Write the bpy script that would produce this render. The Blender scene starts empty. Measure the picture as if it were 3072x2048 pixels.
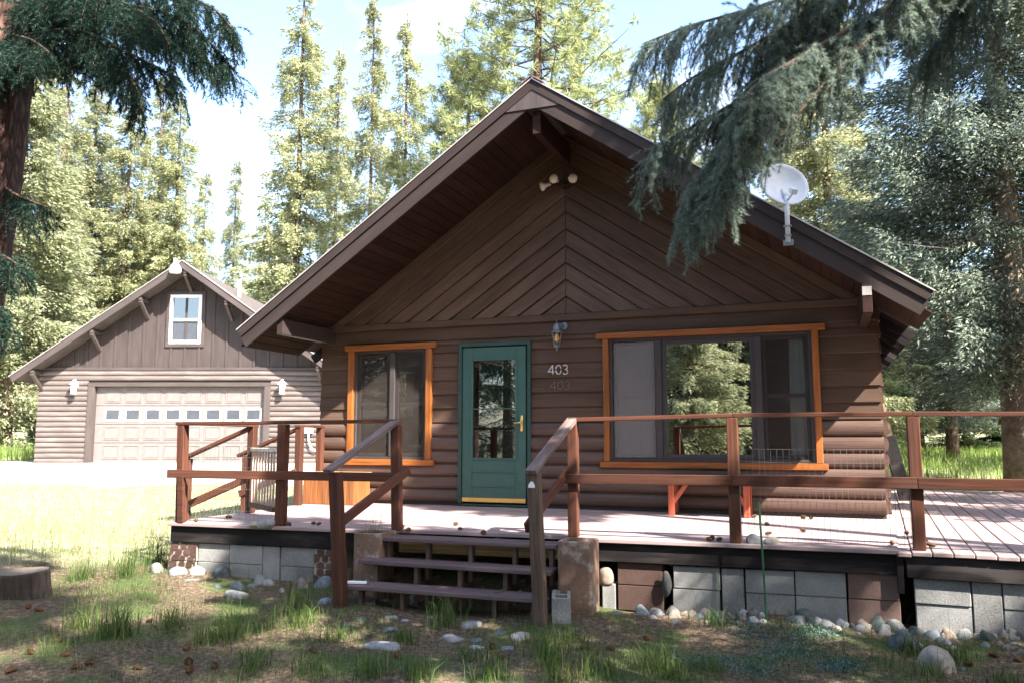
import bpy, bmesh, math, random
import numpy as np
from mathutils import Vector, Matrix, Quaternion

random.seed(7)
rng = np.random.default_rng(11)
scene = bpy.context.scene
COL = scene.collection

# ------------------------------------------------------------------ camera
CAM = np.array([4.567, -10.241, 0.891])
YAW, PITCH = -0.36174, 0.11607
fwd = np.array([math.sin(YAW) * math.cos(PITCH), math.cos(YAW) * math.cos(PITCH), math.sin(PITCH)])
rgt = np.array([math.cos(YAW), -math.sin(YAW), 0.0])
upv = np.cross(rgt, fwd)
cd = bpy.data.cameras.new('camera')
cam = bpy.data.objects.new('camera', cd)
COL.objects.link(cam)
M = Matrix(((rgt[0], upv[0], -fwd[0], CAM[0]), (rgt[1], upv[1], -fwd[1], CAM[1]),
            (rgt[2], upv[2], -fwd[2], CAM[2]), (0, 0, 0, 1)))
cam.matrix_world = M
cd.sensor_width = 36
cd.lens = 29.114
cd.clip_start = 0.05
cd.clip_end = 2000
cd.dof.use_dof = True
cd.dof.focus_distance = 7.4
cd.dof.aperture_fstop = 3.2
scene.camera = cam

# ------------------------------------------------------------------ sun and sky
SUN = np.array([-0.89, 0.446, -1.0])
SUN = SUN / np.linalg.norm(SUN)
ELEV = math.asin(-SUN[2])
world = bpy.data.worlds.new('World')
scene.world = world
world.use_nodes = True
wn = world.node_tree
wn.nodes.clear()
wo = wn.nodes.new('ShaderNodeOutputWorld')
bg = wn.nodes.new('ShaderNodeBackground')
sky = wn.nodes.new('ShaderNodeTexSky')
sky.sky_type = 'NISHITA'
sky.sun_disc = False
sky.sun_elevation = ELEV
sky.sun_rotation = math.atan2(-SUN[0], -SUN[1])
sky.air_density = 1.0
sky.dust_density = 1.6
# thin summer clouds over the blue
tc = wn.nodes.new('ShaderNodeTexCoord')
mp = wn.nodes.new('ShaderNodeMapping')
mp.inputs['Scale'].default_value = (2.2, 2.2, 5.0)
nz = wn.nodes.new('ShaderNodeTexNoise')
nz.inputs['Scale'].default_value = 1.6
nz.inputs['Detail'].default_value = 8
nz.inputs['Roughness'].default_value = 0.55
cr = wn.nodes.new('ShaderNodeValToRGB')
cr.color_ramp.elements[0].position = 0.56
cr.color_ramp.elements[1].position = 0.9
mx = wn.nodes.new('ShaderNodeMixRGB')
mx.inputs[2].default_value = (4.6, 4.8, 5.0, 1)
wn.links.new(tc.outputs['Generated'], mp.inputs[0])
wn.links.new(mp.outputs[0], nz.inputs['Vector'])
wn.links.new(nz.outputs['Fac'], cr.inputs[0])
wn.links.new(cr.outputs[0], mx.inputs[0])
wn.links.new(sky.outputs[0], mx.inputs[1])
wn.links.new(mx.outputs[0], bg.inputs[0])
wn.links.new(bg.outputs[0], wo.inputs[0])
bg.inputs[1].default_value = 0.11
sd = bpy.data.lights.new('sun', 'SUN')
sd.energy = 4.8
sd.angle = math.radians(0.53)
sd.color = (1.0, 0.95, 0.87)
so = bpy.data.objects.new('sun', sd)
COL.objects.link(so)
so.rotation_euler = Vector(SUN).to_track_quat('-Z', 'Y').to_euler()
so.location = (20, -12, 25)
vs = scene.view_settings
vs.view_transform = 'Standard'
vs.look = 'None'
vs.exposure = 2.6
vs.gamma = 1
vs.use_curve_mapping = False
try:
    scene.cycles.use_denoising = True
    scene.cycles.max_bounces = 8
    scene.cycles.transparent_max_bounces = 12
except Exception:
    pass

# ------------------------------------------------------------------ site grid: r runs along the garage front, f away from the road
RR = np.array([0.93528, 0.35390])
NN = np.array([-0.35390, 0.93528])
def site(r, f):
    p = CAM[:2] + RR * r + NN * f
    return float(p[0]), float(p[1])
def fdist(x, y):
    return (x - CAM[0]) * NN[0] + (y - CAM[1]) * NN[1]
def rdist(x, y):
    return (x - CAM[0]) * RR[0] + (y - CAM[1]) * RR[1]
def ground_z(x, y):
    f = fdist(x, y)
    z = np.interp(f, [-60, -10, 0, 5.5, 9, 12, 23.8, 40, 80, 160], [-1.0, -0.9, -0.76, -0.69, -0.53, -0.37, 0.19, 0.55, 1.6, 3.5])
    return z

# ------------------------------------------------------------------ helpers
def npmesh(name, V, F, smooth=False):
    me = bpy.data.meshes.new(name)
    V = np.asarray(V, dtype=np.float32); F = np.asarray(F, dtype=np.int32)
    k = F.shape[1]
    me.vertices.add(len(V)); me.vertices.foreach_set('co', V.ravel())
    me.loops.add(F.size); me.loops.foreach_set('vertex_index', F.ravel())
    me.polygons.add(len(F))
    me.polygons.foreach_set('loop_start', np.arange(0, F.size, k, dtype=np.int32))
    if smooth:
        me.polygons.foreach_set('use_smooth', np.ones(len(F), dtype=bool))
    me.update(calc_edges=True)
    return me

def link(name, me, mat=None, parent=None, loc=None, rot=None):
    o = bpy.data.objects.new(name, me)
    COL.objects.link(o)
    if mat is not None and me is not None and not len(me.materials):
        me.materials.append(mat)
    if parent is not None: o.parent = parent
    if loc is not None: o.location = loc
    if rot is not None: o.rotation_euler = rot
    return o

def thing(name, label, cat, loc=(0, 0, 0), rz=0.0, group=None):
    o = bpy.data.objects.new(name, None)
    o.empty_display_size = 0.2
    COL.objects.link(o)
    o.location = loc
    o.rotation_euler = (0, 0, rz)
    o['label'] = label; o['category'] = cat
    if group: o['group'] = group
    return o

def tag(o, label, cat, group=None):
    o['label'] = label; o['category'] = cat
    if group: o['group'] = group
    return o

class MB:
    def __init__(s): s.V = []; s.F = []
    def add(s, V, F, T=None):
        n = len(s.V)
        for v in V:
            v = Vector(v)
            if T is not None: v = T @ v
            s.V.append(tuple(v))
        s.F += [tuple(i + n for i in f) for f in F]
        return s
    def box(s, x0, x1, y0, y1, z0, z1, c=0.004, T=None):
        c = min(c, (x1 - x0) * .3, (y1 - y0) * .3, (z1 - z0) * .3)
        X = (x0, x1); Y = (y0, y1); Z = (z0, z1)
        if c <= 0.0005:
            V = [(X[i], Y[j], Z[k]) for i in (0, 1) for j in (0, 1) for k in (0, 1)]
            F = [(0, 1, 3, 2), (4, 6, 7, 5), (0, 4, 5, 1), (2, 3, 7, 6), (0, 2, 6, 4), (1, 5, 7, 3)]
            return s.add(V, F, T)
        V = []; ix = {}
        sg = (1, -1)
        for i in (0, 1):
            for j in (0, 1):
                for k in (0, 1):
                    for a in range(3):
                        p = [X[i] + c * sg[i], Y[j] + c * sg[j], Z[k] + c * sg[k]]
                        p[a] = (X[i], Y[j], Z[k])[a]
                        ix[i, j, k, a] = len(V); V.append(tuple(p))
        F = []
        for i in (0, 1):
            F.append(tuple(ix[i, j, k, 0] for j, k in ((0, 0), (1, 0), (1, 1), (0, 1))))
            F.append(tuple(ix[j, i, k, 1] for j, k in ((0, 0), (1, 0), (1, 1), (0, 1))))
            F.append(tuple(ix[j, k, i, 2] for j, k in ((0, 0), (1, 0), (1, 1), (0, 1))))
        for i in (0, 1):
            for j in (0, 1):
                F.append((ix[i, j, 0, 0], ix[i, j, 1, 0], ix[i, j, 1, 1], ix[i, j, 0, 1]))
                F.append((ix[i, 0, j, 0], ix[i, 1, j, 0], ix[i, 1, j, 2], ix[i, 0, j, 2]))
                F.append((ix[0, i, j, 1], ix[1, i, j, 1], ix[1, i, j, 2], ix[0, i, j, 2]))
        for i in (0, 1):
            for j in (0, 1):
                for k in (0, 1):
                    F.append((ix[i, j, k, 0], ix[i, j, k, 1], ix[i, j, k, 2]))
        return s.add(V, F, T)
    def tube(s, pts, r, n=6, cap=True):
        pts = [Vector(p) for p in pts]
        if not isinstance(r, (list, tuple)): r = [r] * len(pts)
        V = []; F = []
        ref = Vector((0, 0, 1))
        d0 = (pts[-1] - pts[0]).normalized()
        if abs(d0.z) > 0.9: ref = Vector((1, 0, 0))
        for i, p in enumerate(pts):
            d = (pts[min(i + 1, len(pts) - 1)] - pts[max(i - 1, 0)]).normalized()
            a = d.cross(ref).normalized(); b = d.cross(a).normalized()
            for k in range(n):
                t = 2 * math.pi * k / n
                V.append(p + (a * math.cos(t) + b * math.sin(t)) * r[i])
        for i in range(len(pts) - 1):
            for k in range(n):
                k2 = (k + 1) % n
                F.append((i * n + k, i * n + k2, (i + 1) * n + k2, (i + 1) * n + k))
        if cap:
            F.append(tuple(range(n))[::-1]); F.append(tuple((len(pts) - 1) * n + k for k in range(n)))
        return s.add(V, F)
    def lathe(s, prof, n=16, T=None, ctr=(0, 0, 0)):
        V = []; F = []
        for (r, z) in prof:
            for k in range(n):
                t = 2 * math.pi * k / n
                V.append((ctr[0] + r * math.cos(t), ctr[1] + r * math.sin(t), ctr[2] + z))
        for i in range(len(prof) - 1):
            for k in range(n):
                k2 = (k + 1) % n
                F.append((i * n + k, i * n + k2, (i + 1) * n + k2, (i + 1) * n + k))
        return s.add(V, F, T)
    def prism(s, poly, y0, y1, T=None):
        # polygon in x,z extruded along y; y0 may be a function of (x,z) for the front face
        f0 = y0 if callable(y0) else (lambda x, z: y0)
        n = len(poly)
        V = [(x, f0(x, z), z) for x, z in poly] + [(x, y1, z) for x, z in poly]
        F = [tuple(range(n)), tuple(range(2 * n - 1, n - 1, -1))]
        for i in range(n):
            j = (i + 1) % n
            F.append((j, i, n + i, n + j))
        return s.add(V, F, T)
    def mesh(s, name, smooth=False):
        me = bpy.data.meshes.new(name)
        me.from_pydata(s.V, [], s.F)
        bm = bmesh.new(); bm.from_mesh(me)
        bmesh.ops.recalc_face_normals(bm, faces=bm.faces)
        bm.to_mesh(me); bm.free()
        if smooth:
            for p in me.polygons: p.use_smooth = True
        return me
    def build(s, name, mat, parent=None, smooth=False, loc=None, rot=None):
        return link(name, s.mesh(name, smooth), mat, parent, loc, rot)

def between(a, b, ref=(0, 0, 1)):
    """matrix whose local x runs from a to b, local z as near ref as possible"""
    a = Vector(a); b = Vector(b)
    x = (b - a).normalized(); z = Vector(ref)
    y = z.cross(x).normalized(); z = x.cross(y).normalized()
    m = Matrix((x, y, z)).transposed().to_4x4(); m.translation = a
    return m, (b - a).length

def beam(name, a, b, w, h, mat, parent, ref=(0, 0, 1), c=0.004, ext=(0, 0)):
    """squared timber from a to b as an object of its own (its grain runs along local x)"""
    m, L = between(a, b, ref)
    mb = MB().box(-ext[0], L + ext[1], -w / 2, w / 2, -h / 2, h / 2, c)
    o = mb.build(name, mat, parent)
    o.matrix_local = m
    return o

# ------------------------------------------------------------------ materials
def newmat(name):
    m = bpy.data.materials.new(name); m.use_nodes = True
    nt = m.node_tree; nt.nodes.clear()
    out = nt.nodes.new('ShaderNodeOutputMaterial')
    return m, nt, out
def nd(nt, t, **kw):
    n = nt.nodes.new(t)
    for k, v in kw.items():
        if k in n.inputs: n.inputs[k].default_value = v
        else: setattr(n, k, v)
    return n
def c4(c): return (c[0], c[1], c[2], 1)
def objcoord(nt, scale, shift=True):
    t = nd(nt, 'ShaderNodeTexCoord')
    m = nd(nt, 'ShaderNodeMapping'); m.inputs['Scale'].default_value = scale
    if shift:
        oi = nd(nt, 'ShaderNodeObjectInfo')
        v = nd(nt, 'ShaderNodeVectorMath', operation='SCALE')
        cx = nd(nt, 'ShaderNodeCombineXYZ')
        for i in range(3): nt.links.new(oi.outputs['Random'], cx.inputs[i])
        nt.links.new(cx.outputs[0], v.inputs[0]); v.inputs['Scale'].default_value = 37.0
        a = nd(nt, 'ShaderNodeVectorMath', operation='ADD')
        nt.links.new(t.outputs['Object'], a.inputs[0]); nt.links.new(v.outputs[0], a.inputs[1])
        nt.links.new(a.outputs[0], m.inputs[0])
        return m, oi
    nt.links.new(t.outputs['Object'], m.inputs[0])
    return m, None
def ramp(nt, fac, stops):
    r = nd(nt, 'ShaderNodeValToRGB')
    e = r.color_ramp.elements
    e[0].position, e[0].color = stops[0][0], c4(stops[0][1])
    e[1].position, e[1].color = stops[-1][0], c4(stops[-1][1])
    for p, c in stops[1:-1]:
        x = e.new(p); x.color = c4(c)
    nt.links.new(fac, r.inputs[0])
    return r

def wood(name, base, axis='x', var=0.3, rough=0.6, bump=0.25, perobj=0.2, worn=None, wornamt=0.0, fine=70, spec=0.3):
    m, nt, out = newmat(name)
    sc = {'x': (2.2, fine, fine), 'y': (fine, 2.2, fine), 'z': (fine, fine, 2.2)}[axis]
    mp, oi = objcoord(nt, sc)
    n1 = nd(nt, 'ShaderNodeTexNoise'); n1.inputs['Scale'].default_value = 1; n1.inputs['Detail'].default_value = 5
    nt.links.new(mp.outputs[0], n1.inputs['Vector'])
    b = np.array(base)
    r = ramp(nt, n1.outputs['Fac'], [(0.3, b * (1 - var)), (0.7, b * (1 + var))])
    col = r.outputs[0]
    # broad blotches
    sc2 = {'x': (1.5, 7, 7), 'y': (7, 1.5, 7), 'z': (7, 7, 1.5)}[axis]
    mp2, _ = objcoord(nt, sc2)
    n2 = nd(nt, 'ShaderNodeTexNoise'); n2.inputs['Scale'].default_value = 1; n2.inputs['Detail'].default_value = 4
    nt.links.new(mp2.outputs[0], n2.inputs['Vector'])
    if worn is not None:
        mr = nd(nt, 'ShaderNodeMapRange'); mr.inputs[1].default_value = 0.62 - wornamt * .3; mr.inputs[2].default_value = 0.72
        mr.inputs[4].default_value = 0.85
        nt.links.new(n2.outputs['Fac'], mr.inputs[0])
        mxx = nd(nt, 'ShaderNodeMixRGB'); mxx.inputs[2].default_value = c4(worn)
        nt.links.new(mr.outputs[0], mxx.inputs[0]); nt.links.new(col, mxx.inputs[1]); col = mxx.outputs[0]
    hv = nd(nt, 'ShaderNodeHueSaturation')
    ma = nd(nt, 'ShaderNodeMath', operation='MULTIPLY_ADD'); ma.inputs[1].default_value = perobj; ma.inputs[2].default_value = 1 - perobj / 2
    mb_ = nd(nt, 'ShaderNodeMath', operation='MULTIPLY_ADD'); mb_.inputs[1].default_value = 0.9; mb_.inputs[2].default_value = 0.55
    nt.links.new(oi.outputs['Random'], ma.inputs[0]); nt.links.new(n2.outputs['Fac'], mb_.inputs[0])
    mm = nd(nt, 'ShaderNodeMath', operation='MULTIPLY')
    nt.links.new(ma.outputs[0], mm.inputs[0]); nt.links.new(mb_.outputs[0], mm.inputs[1])
    nt.links.new(mm.outputs[0], hv.inputs['Value']); nt.links.new(col, hv.inputs['Color'])
    p = nd(nt, 'ShaderNodeBsdfPrincipled'); p.inputs['Roughness'].default_value = rough
    p.inputs['Specular IOR Level'].default_value = spec
    nt.links.new(hv.outputs[0], p.inputs['Base Color'])
    bp = nd(nt, 'ShaderNodeBump'); bp.inputs['Strength'].default_value = bump; bp.inputs['Distance'].default_value = 0.004
    nt.links.new(n1.outputs['Fac'], bp.inputs['Height']); nt.links.new(bp.outputs[0], p.inputs['Normal'])
    nt.links.new(p.outputs[0], out.inputs[0])
    return m

def speckle(name, a, b, scale=40, rough=0.85, bump=0.3, perobj=0.15, big=4, spec=0.3, dist=0.004, detail=6):
    """stone, concrete, painted metal: two colours mixed by noise at two scales"""
    m, nt, out = newmat(name)
    mp, oi = objcoord(nt, (1, 1, 1))
    n1 = nd(nt, 'ShaderNodeTexNoise'); n1.inputs['Scale'].default_value = scale; n1.inputs['Detail'].default_value = detail
    n2 = nd(nt, 'ShaderNodeTexNoise'); n2.inputs['Scale'].default_value = big; n2.inputs['Detail'].default_value = 3
    for n in (n1, n2): nt.links.new(mp.outputs[0], n.inputs['Vector'])
    ad = nd(nt, 'ShaderNodeMath', operation='ADD')
    nt.links.new(n1.outputs['Fac'], ad.inputs[0]); nt.links.new(n2.outputs['Fac'], ad.inputs[1])
    ml = nd(nt, 'ShaderNodeMath', operation='MULTIPLY'); ml.inputs[1].default_value = 0.5
    nt.links.new(ad.outputs[0], ml.inputs[0])
    r = ramp(nt, ml.outputs[0], [(0.36, np.array(a)), (0.64, np.array(b))])
    hv = nd(nt, 'ShaderNodeHueSaturation')
    ma = nd(nt, 'ShaderNodeMath', operation='MULTIPLY_ADD'); ma.inputs[1].default_value = perobj; ma.inputs[2].default_value = 1 - perobj / 2
    nt.links.new(oi.outputs['Random'], ma.inputs[0]); nt.links.new(ma.outputs[0], hv.inputs['Value'])
    nt.links.new(r.outputs[0], hv.inputs['Color'])
    p = nd(nt, 'ShaderNodeBsdfPrincipled'); p.inputs['Roughness'].default_value = rough
    p.inputs['Specular IOR Level'].default_value = spec
    nt.links.new(hv.outputs[0], p.inputs['Base Color'])
    bp = nd(nt, 'ShaderNodeBump'); bp.inputs['Strength'].default_value = bump; bp.inputs['Distance'].default_value = dist
    nt.links.new(n1.outputs['Fac'], bp.inputs['Height']); nt.links.new(bp.outputs[0], p.inputs['Normal'])
    nt.links.new(p.outputs[0], out.inputs[0])
    return m

def plain(name, c, rough=0.5, metal=0.0, spec=0.5, emit=None):
    m, nt, out = newmat(name)
    p = nd(nt, 'ShaderNodeBsdfPrincipled')
    mp, oi = objcoord(nt, (3, 3, 3))
    n1 = nd(nt, 'ShaderNodeTexNoise'); n1.inputs['Scale'].default_value = 2.5; n1.inputs['Detail'].default_value = 5
    nt.links.new(mp.outputs[0], n1.inputs['Vector'])
    r = ramp(nt, n1.outputs['Fac'], [(0.3, np.array(c) * 0.88), (0.7, np.array(c) * 1.08)])
    nt.links.new(r.outputs[0], p.inputs['Base Color'])
    p.inputs['Roughness'].default_value = rough; p.inputs['Metallic'].default_value = metal
    p.inputs['Specular IOR Level'].default_value = spec
    nt.links.new(p.outputs[0], out.inputs[0])
    return m

def foliage(name, dark, light, tr=0.3, warm=None):
    m, nt, out = newmat(name)
    g = nd(nt, 'ShaderNodeNewGeometry')
    oi = nd(nt, 'ShaderNodeObjectInfo')
    st = [(0.0, np.array(dark)), (1.0, np.array(light))]
    if warm is not None: st = [(0.0, np.array(dark)), (0.82, np.array(light)), (1.0, np.array(warm))]
    r = ramp(nt, g.outputs['Random Per Island'], st)
    hv = nd(nt, 'ShaderNodeHueSaturation')
    ma = nd(nt, 'ShaderNodeMath', operation='MULTIPLY_ADD'); ma.inputs[1].default_value = 0.35; ma.inputs[2].default_value = 0.82
    nt.links.new(oi.outputs['Random'], ma.inputs[0]); nt.links.new(ma.outputs[0], hv.inputs['Value'])
    nt.links.new(r.outputs[0], hv.inputs['Color'])
    d = nd(nt, 'ShaderNodeBsdfDiffuse'); t = nd(nt, 'ShaderNodeBsdfTranslucent')
    mxs = nd(nt, 'ShaderNodeMixShader'); mxs.inputs[0].default_value = tr
    nt.links.new(hv.outputs[0], d.inputs[0]); nt.links.new(hv.outputs[0], t.inputs[0])
    nt.links.new(d.outputs[0], mxs.inputs[1]); nt.links.new(t.outputs[0], mxs.inputs[2])
    nt.links.new(mxs.outputs[0], out.inputs[0])
    return m

def glass(name, tint=(0.9, 0.95, 0.93), refl=0.25, ior=1.5):
    """thin window pane: fresnel reflection over a clear, slightly tinted sheet"""
    m, nt, out = newmat(name)
    fr = nd(nt, 'ShaderNodeFresnel'); fr.inputs['IOR'].default_value = ior
    ma = nd(nt, 'ShaderNodeMath', operation='ADD'); ma.inputs[1].default_value = refl; ma.use_clamp = True
    nt.links.new(fr.outputs[0], ma.inputs[0])
    t = nd(nt, 'ShaderNodeBsdfTransparent'); t.inputs[0].default_value = c4(tint)
    g = nd(nt, 'ShaderNodeBsdfGlossy'); g.inputs['Roughness'].default_value = 0.004
    mxs = nd(nt, 'ShaderNodeMixShader')
    nt.links.new(ma.outputs[0], mxs.inputs[0]); nt.links.new(t.outputs[0], mxs.inputs[1]); nt.links.new(g.outputs[0], mxs.inputs[2])
    nt.links.new(mxs.outputs[0], out.inputs[0])
    return m

def screen_mat(name, c, op):
    m, nt, out = newmat(name)
    t = nd(nt, 'ShaderNodeBsdfTransparent'); d = nd(nt, 'ShaderNodeBsdfDiffuse'); d.inputs[0].default_value = c4(c)
    mxs = nd(nt, 'ShaderNodeMixShader'); mxs.inputs[0].default_value = op
    nt.links.new(t.outputs[0], mxs.inputs[1]); nt.links.new(d.outputs[0], mxs.inputs[2])
    nt.links.new(mxs.outputs[0], out.inputs[0])
    return m

SID = (0.077, 0.047, 0.032)
M_siding = wood('siding_brown', SID, 'x', 0.18, 0.6, 0.3, 0.3, worn=(0.066, 0.043, 0.034), wornamt=0.3, spec=0.1)
M_log = wood('log_brown', (0.084, 0.050, 0.038), 'x', 0.18, 0.45, 0.25, 0.18, worn=(0.085, 0.052, 0.04), wornamt=0.4, spec=0.25)
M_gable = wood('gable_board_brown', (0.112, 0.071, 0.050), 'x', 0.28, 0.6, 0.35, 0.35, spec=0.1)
M_barge = wood('bargeboard_brown', (0.036, 0.026, 0.0235), 'x', 0.15, 0.55, 0.25, 0.1, spec=0.12)
M_soffit = wood('soffit_red_brown', (0.031, 0.0165, 0.0125), 'y', 0.2, 0.6, 0.2, 0.3, spec=0.1)
M_orange = wood('orange_cedar_trim', (0.25, 0.079, 0.0165), 'x', 0.35, 0.5, 0.15, 0.15, worn=(0.15, 0.040, 0.008), wornamt=0.3, fine=45)
M_orangez = wood('orange_cedar_trim_upright', (0.25, 0.079, 0.0165), 'z', 0.35, 0.5, 0.15, 0.15, worn=(0.15, 0.040, 0.008), wornamt=0.3, fine=45)
M_red = wood('redwood_stain', (0.085, 0.032, 0.019), 'x', 0.38, 0.6, 0.4, 0.35, worn=(0.045, 0.022, 0.016), wornamt=0.6, fine=50, spec=0.15)
M_redgrey = wood('weathered_handrail', (0.14, 0.1, 0.088), 'x', 0.55, 0.7, 0.6, 0.25, worn=(0.08, 0.036, 0.024), wornamt=0.35, fine=40)
M_deck = wood('deck_paint_mauve', (0.27, 0.20, 0.19), 'x', 0.12, 0.55, 0.2, 0.14, worn=(0.28, 0.21, 0.2), wornamt=0.2)
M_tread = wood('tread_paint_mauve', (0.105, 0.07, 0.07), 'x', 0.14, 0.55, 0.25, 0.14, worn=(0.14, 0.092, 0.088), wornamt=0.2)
M_rim = wood('rim_beam_black', (0.014, 0.0115, 0.0115), 'x', 0.3, 0.6, 0.5, 0.2, worn=(0.04, 0.034, 0.032), wornamt=0.25, fine=35, spec=0.08)
M_stringer = wood('old_stringer', (0.085, 0.055, 0.04), 'z', 0.4, 0.7, 0.5, 0.3)
M_oldpost = wood('weathered_post', (0.1, 0.065, 0.044), 'x', 0.5, 0.75, 0.7, 0.2, worn=(0.10, 0.06, 0.04), wornamt=0.4, fine=40)
M_box = wood('box_orange_brown', (0.2, 0.075, 0.025), 'z', 0.35, 0.55, 0.2, 0.2, fine=45)
M_plank = wood('bare_plank', (0.11, 0.072, 0.045), 'x', 0.3, 0.7, 0.3, 0.2)
M_dark = plain('dark_backing', (0.018, 0.014, 0.012), 0.9)
M_inside = plain('dim_interior', (0.045, 0.037, 0.03), 0.9)
M_frame = plain('window_frame_grey_brown', (0.05, 0.043, 0.041), 0.5, 0.0, 0.2)
M_glass = glass('pane_glass', (0.92, 0.95, 0.93), 0.03)
M_picture = glass('picture_pane_glass', (0.35, 0.38, 0.37), 0.62)
M_doorglass = glass('door_pane_glass', (0.6, 0.65, 0.63), 0.16)
M_screen = screen_mat('insect_screen', (0.06, 0.05, 0.043), 0.28)
M_screenlit = screen_mat('lit_insect_screen', (0.19, 0.175, 0.165), 0.6)  # lighter copy: light caught on the screen is put into its colour
M_blind = plain('pale_blind', (0.82, 0.78, 0.75), 0.9)
M_curtain = plain('white_curtain', (0.8, 0.77, 0.75), 0.9)
M_green = plain('green_door_paint', (0.031, 0.083, 0.067), 0.4)
M_greend = plain('dark_green_paint', (0.012, 0.042, 0.033), 0.5)
M_brass = plain('brass', (0.75, 0.5, 0.16), 0.28, 1.0)
M_white = plain('white_paint', (0.78, 0.78, 0.76), 0.5)
M_offwhite = plain('lamp_glass_white', (0.72, 0.62, 0.5), 0.3)
M_pewter = plain('pewter_metal', (0.16, 0.19, 0.21), 0.5, 0.6)
M_steel = plain('brushed_nickel', (0.6, 0.6, 0.6), 0.35, 0.9)
M_wire = plain('fence_wire', (0.13, 0.13, 0.12), 0.6, 0.3)
M_dish = plain('dish_grey_white', (0.46, 0.48, 0.5), 0.45)
M_flash = plain('roof_edge_metal', (0.55, 0.5, 0.46), 0.4, 0.5)
M_roof = speckle('roof_shingle', (0.05, 0.04, 0.037), (0.10, 0.085, 0.075), 60, 0.9, 0.5)
M_cmu = speckle('concrete_block_grey', (0.115, 0.112, 0.104), (0.265, 0.26, 0.248), 110, 0.95, 0.7, 0.28, 3.2, dist=0.004)
M_cmupink = speckle('brown_block_face', (0.11, 0.066, 0.054), (0.175, 0.113, 0.095), 120, 0.95, 0.9, 0.12, 6, dist=0.006)
M_cmutan = speckle('dark_brown_block', (0.045, 0.025, 0.02), (0.075, 0.043, 0.034), 90, 0.9, 0.5, 0.12, 6)
M_cream = speckle('cream_mortar', (0.22, 0.185, 0.135), (0.32, 0.28, 0.215), 60, 0.9, 0.4)
M_patch = speckle('brown_stone_patch', (0.05, 0.026, 0.02), (0.09, 0.05, 0.039), 40, 0.85, 0.3, 0.3)
M_flue = speckle('terracotta_flue', (0.20, 0.115, 0.075), (0.33, 0.21, 0.15), 22, 0.85, 0.3, 0.1, 3)
M_stake = plain('green_stake_paint', (0.02, 0.09, 0.035), 0.5)
M_bark = speckle('spruce_bark', (0.05, 0.032, 0.024), (0.17, 0.115, 0.088), 18, 0.95, 1.0, 0.2, 6, dist=0.03)
M_barkr = speckle('red_brown_bark', (0.045, 0.026, 0.02), (0.19, 0.105, 0.08), 26, 0.95, 1.0, 0.1, 7, dist=0.03)
M_barkl = speckle('pale_bark', (0.13, 0.095, 0.07), (0.34, 0.26, 0.2), 16, 0.95, 1.0, 0.2, 5, dist=0.03)
M_twig = plain('twig_brown', (0.10, 0.055, 0.032), 0.9)
M_cone = speckle('pine_cone_brown', (0.045, 0.02, 0.009), (0.16, 0.078, 0.03), 60, 0.8, 0.5, 0.4)
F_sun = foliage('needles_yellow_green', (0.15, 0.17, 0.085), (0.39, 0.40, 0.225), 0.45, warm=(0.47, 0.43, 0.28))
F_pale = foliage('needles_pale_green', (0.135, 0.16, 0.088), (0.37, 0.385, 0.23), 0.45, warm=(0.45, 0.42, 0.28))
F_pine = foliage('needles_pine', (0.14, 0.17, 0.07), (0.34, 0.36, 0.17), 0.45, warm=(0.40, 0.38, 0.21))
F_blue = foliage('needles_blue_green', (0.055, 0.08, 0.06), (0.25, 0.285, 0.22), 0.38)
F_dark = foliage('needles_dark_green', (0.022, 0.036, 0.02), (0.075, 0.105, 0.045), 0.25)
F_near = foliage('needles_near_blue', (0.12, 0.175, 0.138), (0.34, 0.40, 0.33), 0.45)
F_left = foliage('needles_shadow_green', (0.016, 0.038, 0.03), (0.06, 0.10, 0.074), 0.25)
F_grass = foliage('grass_green', (0.034, 0.068, 0.018), (0.105, 0.155, 0.045), 0.4, warm=(0.22, 0.19, 0.10))
F_lawn = foliage('lawn_dry', (0.16, 0.175, 0.07), (0.32, 0.31, 0.18), 0.35, warm=(0.40, 0.37, 0.25))
F_meadow = foliage('meadow_green', (0.09, 0.16, 0.03), (0.24, 0.32, 0.09), 0.4, warm=(0.4, 0.38, 0.2))
F_silver = foliage('silver_groundcover', (0.045, 0.085, 0.067), (0.125, 0.18, 0.15), 0.2)
F_litter = foliage('needle_litter', (0.03, 0.02, 0.013), (0.17, 0.115, 0.07), 0.0, warm=(0.26, 0.19, 0.12))

# ------------------------------------------------------------------ terrain
def bumps(x, y):
    f = fdist(x, y)
    k = np.clip((10.5 - f) / 2.0, 0, 1) * 0.02
    return k * (np.sin(x * 3.1 + y * 1.7) + np.sin(y * 4.3 - x * 1.1) + 0.6 * np.sin(x * 7.7 + 1.3) * np.sin(y * 6.1))
def gz(x, y):
    return ground_z(x, y) + bumps(np.asarray(x), np.asarray(y))

def grid_sheet(rs, fs, zoff=0.0, fn=None):
    Rg, Fg = np.meshgrid(rs, fs)
    X = CAM[0] + RR[0] * Rg + NN[0] * Fg; Y = CAM[1] + RR[1] * Rg + NN[1] * Fg
    Z = (fn or gz)(X, Y) + zoff
    V = np.stack([X, Y, Z], -1).reshape(-1, 3)
    nr, nf = len(rs), len(fs)
    i = np.arange(nf - 1)[:, None] * nr + np.arange(nr - 1)[None, :]
    F = np.stack([i, i + 1, i + nr + 1, i + nr], -1).reshape(-1, 4)
    return V, F

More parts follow.
